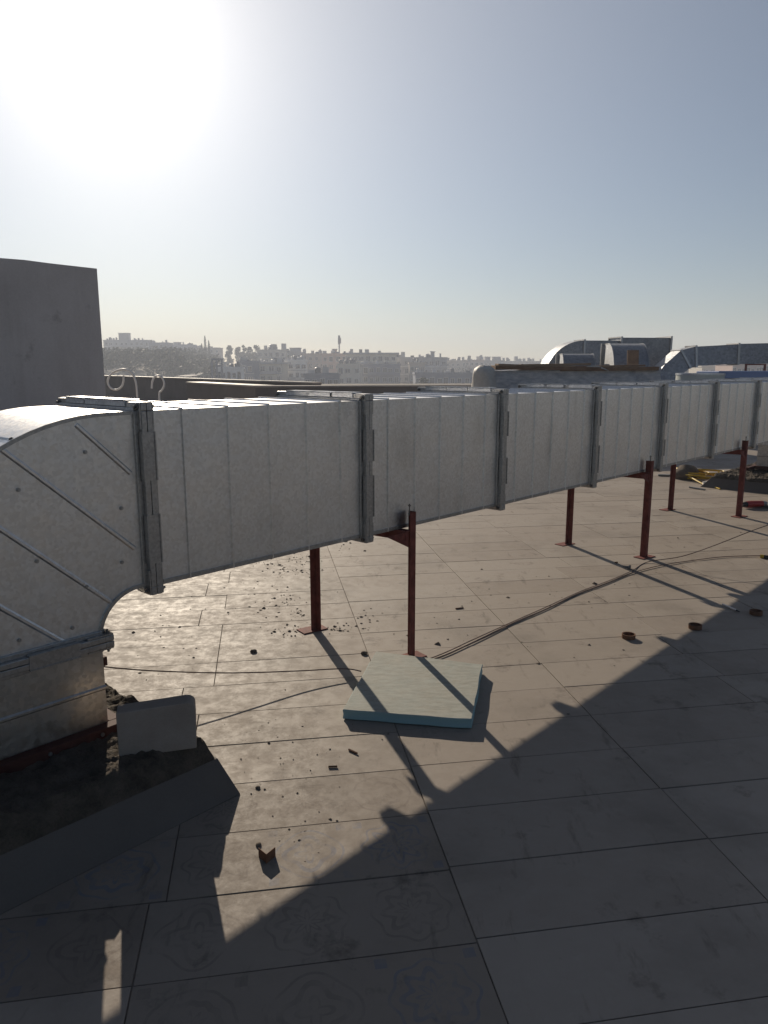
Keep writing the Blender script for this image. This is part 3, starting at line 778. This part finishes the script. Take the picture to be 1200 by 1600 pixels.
# pale flexible conduits curling up behind the duct beside the stair house
def loop2(pts, Y, label):
    P = [at(x, y, Y) for x, y in pts]; last = P[-1]
    P += [Vector((last.x, last.y, last.z * .6)), Vector((last.x + .02, last.y, .3)), Vector((last.x + .02, last.y, 0.0))]
    return cable('conduit', P, .022, M_CONDUIT, label, 'conduit tails', 'conduit')
loop2([(193, 586), (193, 595), (190, 604), (182, 609), (174, 607), (169, 600), (169, 592), (174, 584), (183, 579), (194, 577), (204, 581), (210, 590), (213, 602), (214, 613)], 16.0, 'pale conduit tail curled into a full loop beside the stair house')
loop2([(237, 607), (238, 597), (241, 590), (246, 587), (252, 589), (256, 596), (256, 604), (252, 611), (249, 616)], 16.0, 'pale conduit tail bent into a half loop behind the duct')

# ------------------------------------------------------------------ wrapped crate and the ducts beyond
def crate():
    Y = 15.5
    a, b = at(772, 600, Y), at(1030, 600, Y + .8); a.z = b.z = 0
    d = (b - a).normalized(); pe = Vector((-d.y, d.x, 0)); L = (b - a).length; H = at(800, 577, Y).z - .02; dp = 1.05
    t = thing('wrapped_crate', tuple(a), 'long low crate wrapped in grey plastic with brown boards on top', 'crate')
    mb = MB(); nx, nz = 60, 16
    # wrinkled film: front, two ends, back, drawn as a closed belt
    path = [(0, 0), (L, 0), (L, dp), (0, dp)]; belt = []
    for k in range(4):
        p, q = path[k], path[(k + 1) % 4]; n = nx if k % 2 == 0 else 18
        belt += [(p[0] + (q[0] - p[0]) * i / n, p[1] + (q[1] - p[1]) * i / n) for i in range(n)]
    m = len(belt)
    for z in range(nz + 1):
        zz = H * z / nz
        for (x, y) in belt:
            q = Vector((x * 3.2, y * 3.2, zz * 5.5)); w = .035 * mnoise.fractal(q, 1.0, 2.0, 4) + .02 * mnoise.noise(Vector((x * 9, y * 9, zz * 2.0)))
            cx, cy = (x - L / 2) / L, (y - dp / 2) / dp
            bul = 1 + .03 * math.sin(math.pi * z / nz)
            mb.v.append(a + d * (L / 2 + (x - L / 2) * bul + cx * w * 2) + pe * (dp / 2 + (y - dp / 2) * bul + cy * w * 2) + Vector((0, 0, zz + (.03 * mnoise.noise(q * .8) if z == nz else 0))))
    for z in range(nz):
        for i in range(m): mb.f.append((z*m+i, z*m+(i+1) % m, (z+1)*m+(i+1) % m, (z+1)*m+i))
    mb.f.append(tuple(nz*m + i for i in range(m)))
    mb.build('film', M_WRAP, t, smooth=70)
    rr = random.Random(4)
    M = Matrix((d, pe, Vector((0, 0, 1)))).transposed()
    for k, (x0, x1, y, z, hh, tilt) in enumerate([(.0, 1.45, .02, .03, .045, .6), (.9, 2.3, .05, .02, .05, -.4), (.12, 1.2, .38, .07, .02, 1.5), (.5, 1.5, .62, .085, .03, -.9), (1.0, 2.25, .45, .06, .022, -1.2), (.2, 2.2, .92, .04, .04, .2), (.02, .9, .20, .055, .015, 1.0), (1.5, 2.2, .25, .052, .014, .8)]):
        MB().box(a + d * ((x0 + x1) / 2 * L / 2.35) + pe * y + Vector((0, 0, H + z * 1.35)), ((x1 - x0) / 2 * L / 2.35, .11, hh * .8), M @ Matrix.Rotation(R(tilt), 3, 'Y') @ Matrix.Rotation(R(rr.uniform(-2, 2)), 3, 'Z')).build('board', M_WOOD2 if k in (2, 3, 6, 7) else M_WOOD, t, bevel=.004)
    # a torn strip of film hanging over the front edge
    fl = MB(); c = a + d * L * .56 + Vector((0, 0, H + .055)) - pe * .06
    for i in range(7):
        q = c + d * (.09 * i - .1) + Vector((0, 0, .05 * math.sin(i * .6) - .012 * i)); fl.v += [q + Vector((0, 0, .02)), q - pe * .03 + Vector((0, 0, -.06 + .012 * i)), q + pe * .015 + Vector((0, 0, .014)), q - pe * .02 + Vector((0, 0, -.062 + .012 * i))]
    for i in range(6):
        b0 = 4 * i
        fl.f += [(b0, b0+1, b0+5, b0+4), (b0+2, b0+6, b0+7, b0+3)]
    fl.build('film_flap', M_WHITEWRAP, t)
crate()
# the pale bundle standing at the crate's left end: a wrapped soft roll, wider at the foot
def bundle():
    Y = 15.3; c = at(756, 600, Y); c.z = 0; H = at(756, 571, Y).z; mb = MB(); seg, rows = 36, 26
    for z in range(rows + 1):
        f = z / rows; r = .29 - .09 * max(0, f - .55) / .45 - (.10 * max(0, (f - .93) / .07) ** 2)
        for k in range(seg):
            an = 2 * math.pi * k / seg; q = Vector((math.cos(an) * 1.2, math.sin(an) * 1.2, f * 4))
            w = r * (1 + .10 * mnoise.fractal(q, 1, 2, 4) + .05 * mnoise.noise(Vector((an * 5, f * 1.4, 2))))
            mb.v.append(c + Vector((math.cos(an) * w, math.sin(an) * w * 1.3, H * f + .012 * mnoise.noise(q * 2))))
    for z in range(rows):
        for k in range(seg): mb.f.append((z*seg+k, z*seg+(k+1) % seg, (z+1)*seg+(k+1) % seg, (z+1)*seg+k))
    mb.f.append(tuple(rows*seg + k for k in range(seg))); mb.f.append(tuple(range(seg - 1, -1, -1)))
    o = mb.solo('wrapped_roll', M_WHITEWRAP, tuple(c), smooth=70); tag(o, 'pale wrapped upright roll standing at the left end of the crate', 'roll')
bundle()

def sweep(path, w, up_vec, ht):
    """rectangular duct along a list of points; w half width along the given side axis per point"""
    mb = MB()
    for p, side, upv in path: mb.v += [p - side * w - upv * ht, p + side * w - upv * ht, p + side * w + upv * ht, p - side * w + upv * ht]
    for i in range(len(path) - 1):
        for k in range(4): mb.f.append((i*4+k, i*4+(k+1) % 4, i*4+4+(k+1) % 4, i*4+4+k))
    n = len(path) - 1
    mb.f += [(3, 2, 1, 0), tuple(n*4 + k for k in range(4))]
    return mb
Z = Vector((0, 0, 1))
def far_flange(p, ax, w, h, parent, e=.035):
    side = Z.cross(ax).normalized() if abs(ax.z) < .95 else Vector((1, 0, 0)); upv = ax.cross(side).normalized()
    M = Matrix((ax, side, upv)).transposed(); mb = MB()
    for (cy, cz, ey, ez) in ((0, h + e/2, w + e, e/2), (0, -h - e/2, w + e, e/2), (w + e/2, 0, e/2, h), (-w - e/2, 0, e/2, h)): mb.box(p + M @ Vector((0, cy, cz)), (.03, ey, ez), M)
    mb.build('flange', M_FLANGE, parent)
def far_leg(p, ztop, parent):
    MB().box(Vector((p.x, p.y, ztop / 2)), (.03, .03, ztop / 2)).build('leg', M_RED, parent)

# rear duct: horizontal run that bends down at its left end
Y = 24.0; X = Vector((1, 0, 0)); Yv = Vector((0, 1, 0))
def rear_duct():
    zc = at(940, 552, Y).z; hh = .38; x0, x1 = at(905, 550, Y).x, at(1043, 550, Y).x
    t = thing('rear_duct', (x0, Y, 0), 'galvanised duct behind the crate curving down at its left end', 'air duct')
    dirv = Vector((1, .12, 0)).normalized(); side = Vector((-.12, 1, 0)).normalized(); c = Vector((x0, Y, zc))
    R_ = .86; path = []
    for k in range(13):
        a = math.pi / 2 * (1 - k / 12); path.append((c - dirv * (R_ * math.sin(a)) - Z * (R_ * (1 - math.cos(a))), side, (Z * math.cos(a) - dirv * math.sin(a)).normalized()))
    bottom = path[0][0].copy(); bottom.z = .1
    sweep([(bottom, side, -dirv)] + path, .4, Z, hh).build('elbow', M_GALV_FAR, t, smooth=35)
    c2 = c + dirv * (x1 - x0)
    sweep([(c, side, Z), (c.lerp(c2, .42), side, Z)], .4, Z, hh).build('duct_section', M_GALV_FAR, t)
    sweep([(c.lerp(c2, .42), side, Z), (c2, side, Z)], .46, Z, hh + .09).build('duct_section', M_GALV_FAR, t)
    far_flange(c, dirv, .4, hh, t); far_flange(c2, dirv, .46, hh + .09, t, .05); far_flange(c.lerp(c2, .42), dirv, .46, hh + .09, t)
    for q in (.25, .85): far_leg(c.lerp(c2, q) - side * .3, zc - hh - .09, t); far_leg(c.lerp(c2, q) + side * .3, zc - hh - .09, t)
rear_duct()
# two shiny elbows lying in front of it, curved backs towards the camera
def shiny_elbow(xa, xb, ytop, ybot, Yd, label, rr_=None, board_=False):
    zt = at(900, ytop, Yd).z; x0, x1 = at(xa, 560, Yd).x, at(xb, 560, Yd).x
    t = thing('duct_elbow', ((x0 + x1) / 2, Yd, 0), label, 'duct elbow', 'loose duct elbows')
    r = rr_ or (zt - at(900, ybot, Yd).z) * 1.35; mb = MB(); K = 14; cy = Yd
    prof = [(cy - r * math.sin(a), zt - r + r * math.cos(a)) for a in [math.pi / 2 * k / K for k in range(K + 1)]]
    prof = [(cy + .55, zt)] + prof + [(prof[-1][0], .05)]
    for (y, z) in prof: mb.v += [Vector((x0 - (Yd - y) * .10, y, z)), Vector((x1 - (Yd - y) * .10, y, z))]
    for i in range(len(prof) - 1): mb.f.append((2*i, 2*i+1, 2*i+3, 2*i+2))
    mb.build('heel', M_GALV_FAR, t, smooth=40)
    for s_, xx in ((0, x0), (1, x1)):
        ch = MB(); pts = [Vector((xx - (Yd - y) * .10, y, z)) for y, z in prof] + [Vector((xx, cy + .55, .05))]
        ch.prism(pts, Vector((.004 if s_ else -.004, 0, 0))).build('cheek', M_GALV_FAR, t)
        rim = MB()
        for (y, z) in prof:
            p = Vector((xx - (Yd - y) * .10, y, z)); dr = Vector((0, y - cy, z - (zt - r))).normalized()
            rim.v += [p + dr * .012 + X * (.012 if s_ else -.012), p + dr * .012 - X * (.012 if s_ else -.012), p - dr * .012 + X * (.012 if s_ else -.012)]
        for i in range(len(prof) - 1):
            for k in range(3): rim.f.append((i*3+k, i*3+(k+1) % 3, i*3+3+(k+1) % 3, i*3+3+k))
        rim.build('seam', M_FLANGE, t)
    MB().box(Vector(((x0 + x1) / 2, cy + .57, zt / 2)), ((x1 - x0) / 2 + .04, .02, zt / 2 + .02)).build('end_flange', M_FLANGE, t)
    return t
shiny_elbow(878, 926, 553, 573, 21.0, 'small shiny round-backed duct elbow reflecting blue, left of the larger one')
shiny_elbow(950, 1002, 537, 573, 20.5, 'large shiny duct elbow reflecting blue with a brown board leaning on it', 1.0)
bl = at(990, 560, 19.2); zt = at(990, 547, 19.2).z
tag(MB().hexa([Vector((bl.x - .15, 19.0, .0)), Vector((bl.x + .14, 19.0, 0)), Vector((bl.x + .14, 19.03, 0)), Vector((bl.x - .15, 19.03, 0))],
              [Vector((bl.x - .15, 19.25, zt)), Vector((bl.x + .14, 19.25, zt)), Vector((bl.x + .14, 19.28, zt)), Vector((bl.x - .15, 19.28, zt))]).solo('leaning_board', M_WOOD, (bl.x, 19.0, 0), bevel=.003), 'dark brown board leaning upright on the large shiny elbow', 'board')

# long duct at the right that climbs through two mitre bends and runs out of frame
def right_duct():
    Yd = 22.0; hh = at(1150, 538, Yd).z - at(1150, 568, Yd).z; hh /= 2
    t = thing('climbing_duct', tuple(Vector((at(1040, 600, Yd).x, Yd, 0))), 'galvanised duct climbing through a bend then running out at right edge', 'air duct')
    P = [at(1022, 606, Yd), at(1042, 580, Yd), at(1064, 561, Yd), at(1080, 557, Yd), at(1145, 553.5, Yd), at(1300, 550, Yd)]
    n = len(P); side = Yv
    for i in range(n - 1):
        d0 = (P[i + 1] - P[i]).normalized()
        def upn(j):
            a = (P[min(j + 1, n - 1)] - P[max(j - 1, 0)]).normalized(); u_ = Vector((-a.z, 0, a.x)); dd = (P[min(j+1, n-1)] - P[j]).normalized() if j < n-1 else a
            return u_ / max(.5, abs(u_.dot(Vector((-dd.z, 0, dd.x)))))
        e = .012 if i == 4 else 0
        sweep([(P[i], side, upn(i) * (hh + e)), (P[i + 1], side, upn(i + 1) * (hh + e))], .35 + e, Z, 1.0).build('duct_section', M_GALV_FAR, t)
    for j in (2, 3, 4): 
        a = (P[min(j + 1, n - 1)] - P[j - 1]).normalized(); far_flange(P[j], a, .355, hh + .005, t, .03)
    fr = MB(); xl, xr = at(1155, 570, Yd).x, at(1184, 570, Yd).x; zt = P[4].z - hh - .04
    st = thing('red_frame', (xl, Yd - .4, 0), 'red steel frame under the duct at the right edge', 'stand')
    for x in (xl, xr): MB().box(Vector((x, Yd - .42, zt / 2)), (.025, .025, zt / 2)).build('leg', M_RED, st)
    MB().box(Vector(((xl + xr) / 2, Yd - .42, zt + .018)), ((xr - xl) / 2 + .025, .025, .018)).build('top_rail', M_RED, st)
right_duct()
# round pale sheet-metal drum and blue wrapped pack in front of it
c = at(1093, 600, 17.0); c.z = 0; H = at(1093, 583, 17.0).z; r = 35 * 17.0 / FPX
dr = thing('sheet_drum', tuple(c), 'low round pale sheet-metal drum behind the duct at right', 'drum')
MB().tube([c + Z * .002, c + Z * (H - .02)], r, 40).build('shell', M_PALE, dr, smooth=40); MB().tube([c + Z * (H - .045), c + Z * H], r + .012, 40).build('rim', M_CLEAT, dr, smooth=40)
a, b = at(1124, 590, 16.8), at(1330, 590, 17.6); a.z = b.z = 0; d = (b - a).normalized(); pe = Vector((-d.y, d.x, 0)); M = Matrix((d, pe, Z)).transposed(); H = at(1130, 579, 16.8).z
pk = thing('blue_pack', tuple(a), 'stacked blue film-wrapped panels behind the duct at the right edge', 'panels')
L = (b - a).length
for k in range(9):
    z0, z1 = H * k / 9, H * (k + 1) / 9 - .012
    MB().box(a + d * (L / 2 + .02 * math.sin(k * 2.1)) + pe * .4 + Z * ((z0 + z1) / 2), (L / 2, .4, (z1 - z0) / 2), M).build('panel', M_BLUEWRAP, pk, bevel=.012)

# ------------------------------------------------------------------ the town beyond
M_BW = [rough_mat('town_wall_%s' % n, c, tuple(min(1, x * 1.18) for x in c), .12, .85, .1, .02, 1.5) for n, c in
        (('cream', (.66, .60, .50)), ('white', (.74, .73, .71)), ('grey', (.38, .38, .39)), ('pink', (.55, .41, .35)), ('slate', (.20, .22, .27)), ('tan', (.47, .39, .31)))]
M_PANE = mat('window_glass', (.035, .045, .06), .15)
M_FRAME = mat('window_frame', (.55, .54, .52), .6)
M_TANK = [mat('roof_tank_pale', (.5, .5, .5), .5), mat('roof_tank_dark', (.12, .13, .15), .5)]
fr = MB()
for (x, z, hx, hz) in ((0, .55, .6, .05), (0, -.55, .66, .06), (.55, 0, .05, .5), (-.55, 0, .05, .5), (0, 0, .03, .5)): fr.box((x, -.06, z), (hx, .08, hz))
ME_WIN = fr.mesh('window', M_FRAME); ME_PANE = MB().box((0, -.012, 0), (.5, .012, .5)).mesh('pane', M_PANE)
ME_BOX = [MB().box((0, 0, .5), (.5, .5, .5)).mesh('roof_tank', m) for m in M_TANK]
tk = MB().tube([(0, 0, .15), (0, 0, .2), (0, 0, .9), (0, 0, 1.0)], .5, 14); tk.v[-14:] = [Vector((v.x * .6, v.y * .6, v.z)) for v in tk.v[-14:]]
for q in ((.3, .3), (-.3, .3), (.3, -.3), (-.3, -.3)): tk.box((q[0], q[1], .1), (.05, .05, .1))
ME_TANK = [tk.mesh('roof_tank', m, smooth=40) for m in M_TANK]
ME_SLAB = {i: MB().box((0, 0, 0), (.5, .5, .5)).mesh('slab', m) for i, m in enumerate(M_BW)}
rb = random.Random(21)
def building(x0, x1, ytop, Yd, col, label, storeys=3, cols=4, tanks=(), huts=(), yaw=0, overhang=False, balcony=False, dep=10):
    c = at((x0 + x1) / 2, ytop, Yd); wd = (x1 - x0) * Yd / FPX; zt = c.z; zb = ground_z(c.x, Yd) - .6
    t = thing('town_house', (c.x, Yd, zb), label, 'building', 'buildings of the town')
    M = Matrix.Translation((c.x, Yd, 0)) @ Matrix.Rotation(R(yaw), 4, 'Z')
    def P(x, y, z): return M @ Vector((x, y, z))
    w = MB(); hw = wd / 2
    w.hexa([P(-hw, 0, zb), P(hw, 0, zb), P(hw, dep, zb), P(-hw, dep, zb)], [P(-hw, 0, zt - .6), P(hw, 0, zt - .6), P(hw, dep, zt - .6), P(-hw, dep, zt - .6)])
    w.build('wall', M_BW[col], t)
    rim = MB(); o = .9 if overhang else .12
    for (cx, cy, ex, ey) in ((0, -o / 2 + .1, hw + o, o / 2 + .1), (0, dep + .05, hw + o, .15), (-hw, dep / 2, .15 + o * .5, dep / 2), (hw, dep / 2, .15 + o * .5, dep / 2)):
        rim.box(P(cx, cy, zt - .3), (ex, ey, .297), M.to_3x3())
    rim.build('roof_parapet', M_BW[col if not overhang else 2], t)
    sh = 3.1; n = 0
    for k in range(storeys):
        z = zt - 2.3 - k * sh
        if z - 1 < zb: break
        if balcony or (rb.random() < .35):
            bx = rb.uniform(-hw * .3, hw * .3); bw = rb.uniform(.5, .9) * hw
            inst('balcony', ME_SLAB[rb.choice((col, 2, 4))], t, M @ Matrix.Translation((bx, -.75, z - 1.05)) @ Matrix.Diagonal((bw * 2, 1.5, .95, 1)))
        for i in range(cols):
            x = -hw + wd * (i + .5 + rb.uniform(-.12, .12)) / cols; ww = min(wd / cols * .7, rb.choice((1.2, 1.5, 2.2))); hh = rb.choice((1.4, 1.5, 2.1))
            wm = M @ Matrix.Translation((x, 0, z)) @ Matrix.Diagonal((ww / 1.2, 1, hh / 1.2, 1))
            wo = inst('window', ME_WIN, t, wm); pn = bpy.data.objects.new('pane', ME_PANE); C.objects.link(pn); pn.parent = wo
        if k and rb.random() < .7: inst('floor_band', ME_SLAB[2 if col != 2 else 1], t, M @ Matrix.Translation((0, -.1, z + 1.75)) @ Matrix.Diagonal((wd + .1, .3, .22, 1)))
    for (px, hpx, kind) in tanks:
        x = (px - (x0 + x1) / 2) * Yd / FPX; s_ = hpx * Yd / FPX
        inst('roof_tank', (ME_TANK if kind % 2 else ME_BOX)[kind // 2 % 2], t, M @ Matrix.Translation((x, 2.5, zt - .6)) @ Matrix.Diagonal((s_ * .75, s_ * .75, s_ + .6, 1)))
    for _ in range(rb.randint(3, 6)):           # small clutter along the roof line
        sx_, sz_ = rb.uniform(.6, 1.6), rb.uniform(.5, 1.5)
        inst('roof_tank', (ME_TANK if rb.random() < .5 else ME_BOX)[rb.randint(0, 1)], t, M @ Matrix.Translation((rb.uniform(-hw * .9, hw * .9), rb.uniform(1, 4), zt - .6)) @ Matrix.Diagonal((sx_, sx_, sz_ + .6, 1)))
    for (px0, px1, hpx) in huts:
        x = ((px0 + px1) / 2 - (x0 + x1) / 2) * Yd / FPX; ww = (px1 - px0) * Yd / FPX; hh = hpx * Yd / FPX
        inst('stair_hut', ME_SLAB[col], t, M @ Matrix.Translation((x, 4, zt - .6 + (hh + .6) / 2)) @ Matrix.Diagonal((ww, 4, hh + .6, 1)))
        inst('hut_roof', ME_SLAB[2], t, M @ Matrix.Translation((x, 4, zt + hh + .1)) @ Matrix.Diagonal((ww + .6, 4.6, .22, 1)))
    return t
B = building
B(162, 232, 531, 430, 2, 'long grey block on the wooded hill with a square roof tower', 2, 9, [(172, 3, 0), (208, 3, 0), (214, 3, 2), (220, 2.5, 0)], [(184, 199, 10)])
B(233, 262, 535, 420, 4, 'dark block right of the tower block on the hill', 2, 4, [(240, 2, 2), (252, 2, 0)])
B(262, 300, 538, 440, 2, 'low grey hill house with a small flat hut on its roof', 2, 5, [], [(270, 279, 3)])
B(300, 342, 543, 450, 5, 'low tan hill house behind the tall cypress trees', 2, 5)
B(338, 376, 573, 205, 1, 'low white annex beside the dark steel portal', 2, 5, [(352, 2, 2)], [], 6)
B(375, 396, 564, 225, 4, 'narrow slate-blue block between white annex and cream house', 3, 2)
B(394, 440, 566, 250, 0, 'cream house with stacked balconies under the tank-topped block', 3, 4, [], [], -5, True, True)
B(402, 446, 546, 340, 0, 'tall cream block crowned with three roof tanks', 4, 5, [(414, 6, 0), (423, 8, 1), (428, 8, 2), (442, 9, 0)])
B(446, 471, 549, 345, 2, 'grey block topped by a low gabled roof hut', 4, 3, [], [(452, 468, 5)])
B(441, 478, 562, 262, 1, 'white house with narrow slit windows below the gabled hut', 4, 4, [], [], 4)
B(470, 508, 552, 330, 5, 'tan block with round tanks left of the slim mast', 4, 4, [(475, 7, 1), (487, 4, 0), (499, 6, 1)])
B(476, 530, 583, 190, 4, 'long low slate house at the foot of the tan block', 2, 5, [], [], 3)
B(503, 542, 552, 305, 3, 'pinkish block right under the slim mast with a square roof hut', 4, 4, [(508, 3, 2)], [(519, 525, 6)])
B(527, 562, 568, 240, 0, 'cream house with a tall teal stair window', 3, 3, [], [], -3)
B(540, 619, 551, 285, 0, 'wide cream block under one long flat overhanging roof', 2, 8, [], [], 2, True)
B(556, 625, 568, 255, 4, 'blue-grey terraced block in front of the wide flat roof', 4, 7, [], [], 2, False, True)
B(619, 650, 558, 300, 2, 'grey block with one tall square roof tank', 4, 3, [(621, 7, 3), (630, 8, 0)])
B(640, 664, 566, 265, 5, 'tan house left of the tall chimney-hut block', 4, 3, [(655, 3, 0)])
B(652, 698, 558, 290, 2, 'grey block with a tall chimney-like roof hut', 4, 5, [(656, 4, 0)], [(673, 679, 8)], -3)
B(650, 745, 582, 215, 4, 'long low slate terrace behind the roof parapet', 3, 9, [], [], 2)
B(697, 728, 563, 390, 5, 'tan ridge house with twin square tanks', 3, 4, [(718, 5, 2), (724, 5, 0), (733, 5, 2)])
B(726, 756, 562, 400, 3, 'pinkish ridge house behind the wrapped roll', 3, 4, [(734, 6, 2), (747, 5, 0), (752, 7, 1)])
B(755, 786, 563, 410, 2, 'grey ridge house with a broad roof hut', 3, 4, [], [(759, 767, 5), (771, 783, 5)])
B(785, 812, 564, 420, 0, 'cream ridge house with a tall square tank', 3, 4, [(788, 5, 0), (794, 5, 2), (807, 7, 0)])
B(811, 842, 564, 430, 5, 'tan ridge house with a tank at each end', 3, 4, [(815, 3, 2), (827, 5, 0), (834, 4, 1)])
B(840, 890, 564, 440, 2, 'long grey ridge house left of the rear duct', 3, 6, [(846, 3, 0), (860, 4, 2), (878, 4, 0)])
B(1050, 1100, 572, 260, 5, 'tan house glimpsed under the climbing duct', 3, 5)
B(1098, 1150, 570, 230, 0, 'cream house glimpsed left of the red frame', 3, 5)
B(1146, 1188, 566, 190, 3, 'pinkish house with small windows seen through the red frame', 3, 6)
B(1186, 1240, 564, 200, 3, 'pinkish house at the right edge under the duct', 3, 6)
# dark steel portal frame in front of the white annex
pf = thing('portal_frame', tuple(at(339, 590, 190)), 'dark steel portal frame left of the white annex', 'frame')
za, zb_ = at(339, 563, 190).z, ground_z(at(339, 590, 190).x, 190)
for px in (331.5, 339, 347): 
    p = at(px, 580, 190); MB().box((p.x, 190, (za + zb_) / 2), (.22, .22, (za - zb_) / 2)).build('post', M_BW[4], pf)
a, b = at(330.5, 563, 190), at(348, 563, 190); MB().box(((a.x + b.x) / 2, 190, za + .25), ((b.x - a.x) / 2, .25, .24)).build('lintel', M_BW[4], pf)
# slim mast
c = at(530, 540, 315); c.z = ground_z(c.x, 315); zt = at(530, 524, 315).z
ms = thing('mast', tuple(c), 'slim telecom mast with a bulged antenna head above the roofs', 'mast')
MB().tube([c, Vector((c.x, c.y, zt))], .34, 10, .24).build('pole', M_BW[4], ms, smooth=40)
MB().tube([Vector((c.x, c.y, zt - 3.6)), Vector((c.x, c.y, zt - 3.2)), Vector((c.x, c.y, zt - .6)), Vector((c.x, c.y, zt))], .52, 12, .4).build('antenna_head', M_BW[4], ms, smooth=40)
for q in range(3):
    an = q * 2.1; MB().box((c.x + math.cos(an) * .62, c.y + math.sin(an) * .62, zt - 2), (.16, .16, 1.1)).build('antenna_panel', M_BW[2], ms)

# trees
M_LEAF = []
for n, c in (('dark', (.035, .055, .025)), ('olive', (.06, .07, .035)), ('grey', (.07, .085, .055))):
    m = mat('leaf_' + n, c, .7); t_ = NT(m); oi = t_.n.new('ShaderNodeNewGeometry').outputs['Random Per Island']
    t_.link(t_.mix(oi, rgba(*[x * .6 for x in c]), rgba(*[x * 1.6 for x in c])), t_.b.inputs['Base Color']); M_LEAF.append(m)
M_BARK = rough_mat('bark', (.06, .045, .035), (.10, .08, .06), 3, .9, .4, .02, 20)
rtree = random.Random(77)
def leaf(mb, p, s):
    a = Vector((rtree.gauss(0, 1), rtree.gauss(0, 1), rtree.gauss(0, 1))).normalized(); b = a.orthogonal().normalized(); c = a.cross(b)
    mb.add([p + b * s, p + c * s * .6, p - b * s, p - c * s * .6], [(0, 1, 2, 3)])
def tree(px, ytop, Yd, wpx, kind, label, name='tree'):
    c = at(px, ytop, Yd); gz = ground_z(c.x, Yd); H = c.z - gz; wr = wpx * (1.25 if kind != 'cypress' else 1) * Yd / FPX / 2
    t = thing(name, (c.x, Yd, gz), label, 'tree', 'trees of the town')
    base = Vector((c.x, Yd, gz)); H0 = min(H, 15)
    MB().tube([base, base + Z * H * .5, base + Z * H * .9], .28, 7, .06).build('trunk', M_BARK, t, smooth=60)
    for k in range(5):
        an = rtree.uniform(0, 6.28); h = H * rtree.uniform(.35, .7)
        MB().tube([base + Z * h, base + Z * (h + H * .1) + Vector((math.cos(an), math.sin(an), 0)) * wr * .7], .10, 5, .03).build('limb', M_BARK, t)
    cr_ = MB()
    if kind == 'cypress':
        for i in range(650):
            f = rtree.random(); r = wr * (math.sin(math.pi * min(1, f * .9 + .08)) ** .7) * (1 - f * .55) * math.sqrt(rtree.random()); an = rtree.uniform(0, 6.28)
            leaf(cr_, base + Vector((math.cos(an) * r, math.sin(an) * r, H * (.12 + .9 * f))), rtree.uniform(.2, .42))
    else:
        lobes = [(Vector((rtree.uniform(-.6, .6) * wr, rtree.uniform(-.6, .6) * wr, H - wr * rtree.uniform(.6, 6.5))), wr * rtree.uniform(.5, .85)) for _ in range(26)] + [(Vector((0, 0, H - wr * .45)), wr * .5)]
        for q, r in lobes:
            for i in range(90):
                v = Vector((rtree.gauss(0, 1), rtree.gauss(0, 1), rtree.gauss(0, 1))).normalized() * r * rtree.random() ** .4; v.z *= .8
                leaf(cr_, base + q + v, rtree.uniform(.22, .5))
    cr_.build('crown', M_LEAF[0 if kind == 'cypress' else 2], t, fix=False)
tree(320, 526, 380, 7, 'cypress', 'tallest pointed cypress on the hill skyline', 'cypress')
tree(326, 533, 375, 6, 'cypress', 'shorter cypress just right of the tallest one', 'cypress')
tree(315, 538, 370, 5, 'cypress', 'smallest cypress just left of the tallest one', 'cypress')
tree(358, 539, 390, 9, 'round', 'skyline tree nearest the cypresses on their right')
tree(373, 541, 395, 11, 'round', 'broad skyline tree second right of the cypresses')
tree(380, 539, 390, 8, 'round', 'narrow tall skyline tree between two broad ones')
tree(390, 541, 380, 10, 'round', 'skyline tree left of the cream tank-topped block')
tree(399, 539, 385, 10, 'round', 'skyline tree touching the cream tank-topped block')
tree(662, 588, 180, 22, 'round', 'dusty olive tree low before the grey blocks behind parapet')
tree(727, 570, 330, 26, 'round', 'wide tree between ridge houses left of the wrapped roll')
# the wood on the hillside: nobody could count it
wood = MB()
for k in range(300):
    px = rtree.uniform(150, 345); Yd = rtree.uniform(230, 420)
    c = at(px, 560, Yd); gz = ground_z(c.x, Yd); r = rtree.uniform(2.2, 4.5); h = rtree.uniform(4, 8)
    gz = min(gz, at(px, 544 + 6 * mnoise.noise(Vector((px * .05, Yd * .02, 0))), Yd).z - h * .6 - r)
    for i in range(70):
        v = Vector((rtree.gauss(0, 1), rtree.gauss(0, 1), rtree.gauss(0, 1))).normalized() * r * rtree.random() ** .4
        leaf(wood, Vector((c.x, Yd, gz + h * .6)) + v, rtree.uniform(.35, .8))
o = wood.build('hillside_wood', M_LEAF[1], fix=False); o['kind'] = 'stuff'; o['label'] = 'dark wood covering the hazy hillside at left'; o['category'] = 'wood'
# pale track on the slope
a = [at(285, 588, 205), at(305, 585, 235), at(322, 582, 262)]
tr = MB()
for p in a: 
    z = ground_z(p.x, p.y) + .35; tr.v += [Vector((p.x - 2.2, p.y, max(z, p.z))), Vector((p.x + 2.2, p.y, max(z, p.z)))]
tr.f += [(0, 1, 3, 2), (2, 3, 5, 4)]
setting(tr.build('road', rough_mat('dusty_road', (.42, .38, .32), (.5, .46, .4), .3, .9, .1, .02, 3)))

# ------------------------------------------------------------------ haze
hz = MB().box((0, 250, 9), (740, 570, 23)).build('haze', None)
hm = bpy.data.materials.new('haze'); hm.use_nodes = True; hm.node_tree.nodes.clear()
ho = hm.node_tree.nodes.new('ShaderNodeOutputMaterial'); hv = hm.node_tree.nodes.new('ShaderNodeVolumePrincipled')
hv.inputs['Color'].default_value = (.78, .84, .96, 1); hv.inputs['Density'].default_value = .0013; hv.inputs['Anisotropy'].default_value = .2
hm.node_tree.links.new(hv.outputs[0], ho.inputs['Volume']); hz.data.materials.append(hm); hz['kind'] = 'stuff'
for o in bpy.data.objects:
    if '_org' in o: del o['_org']
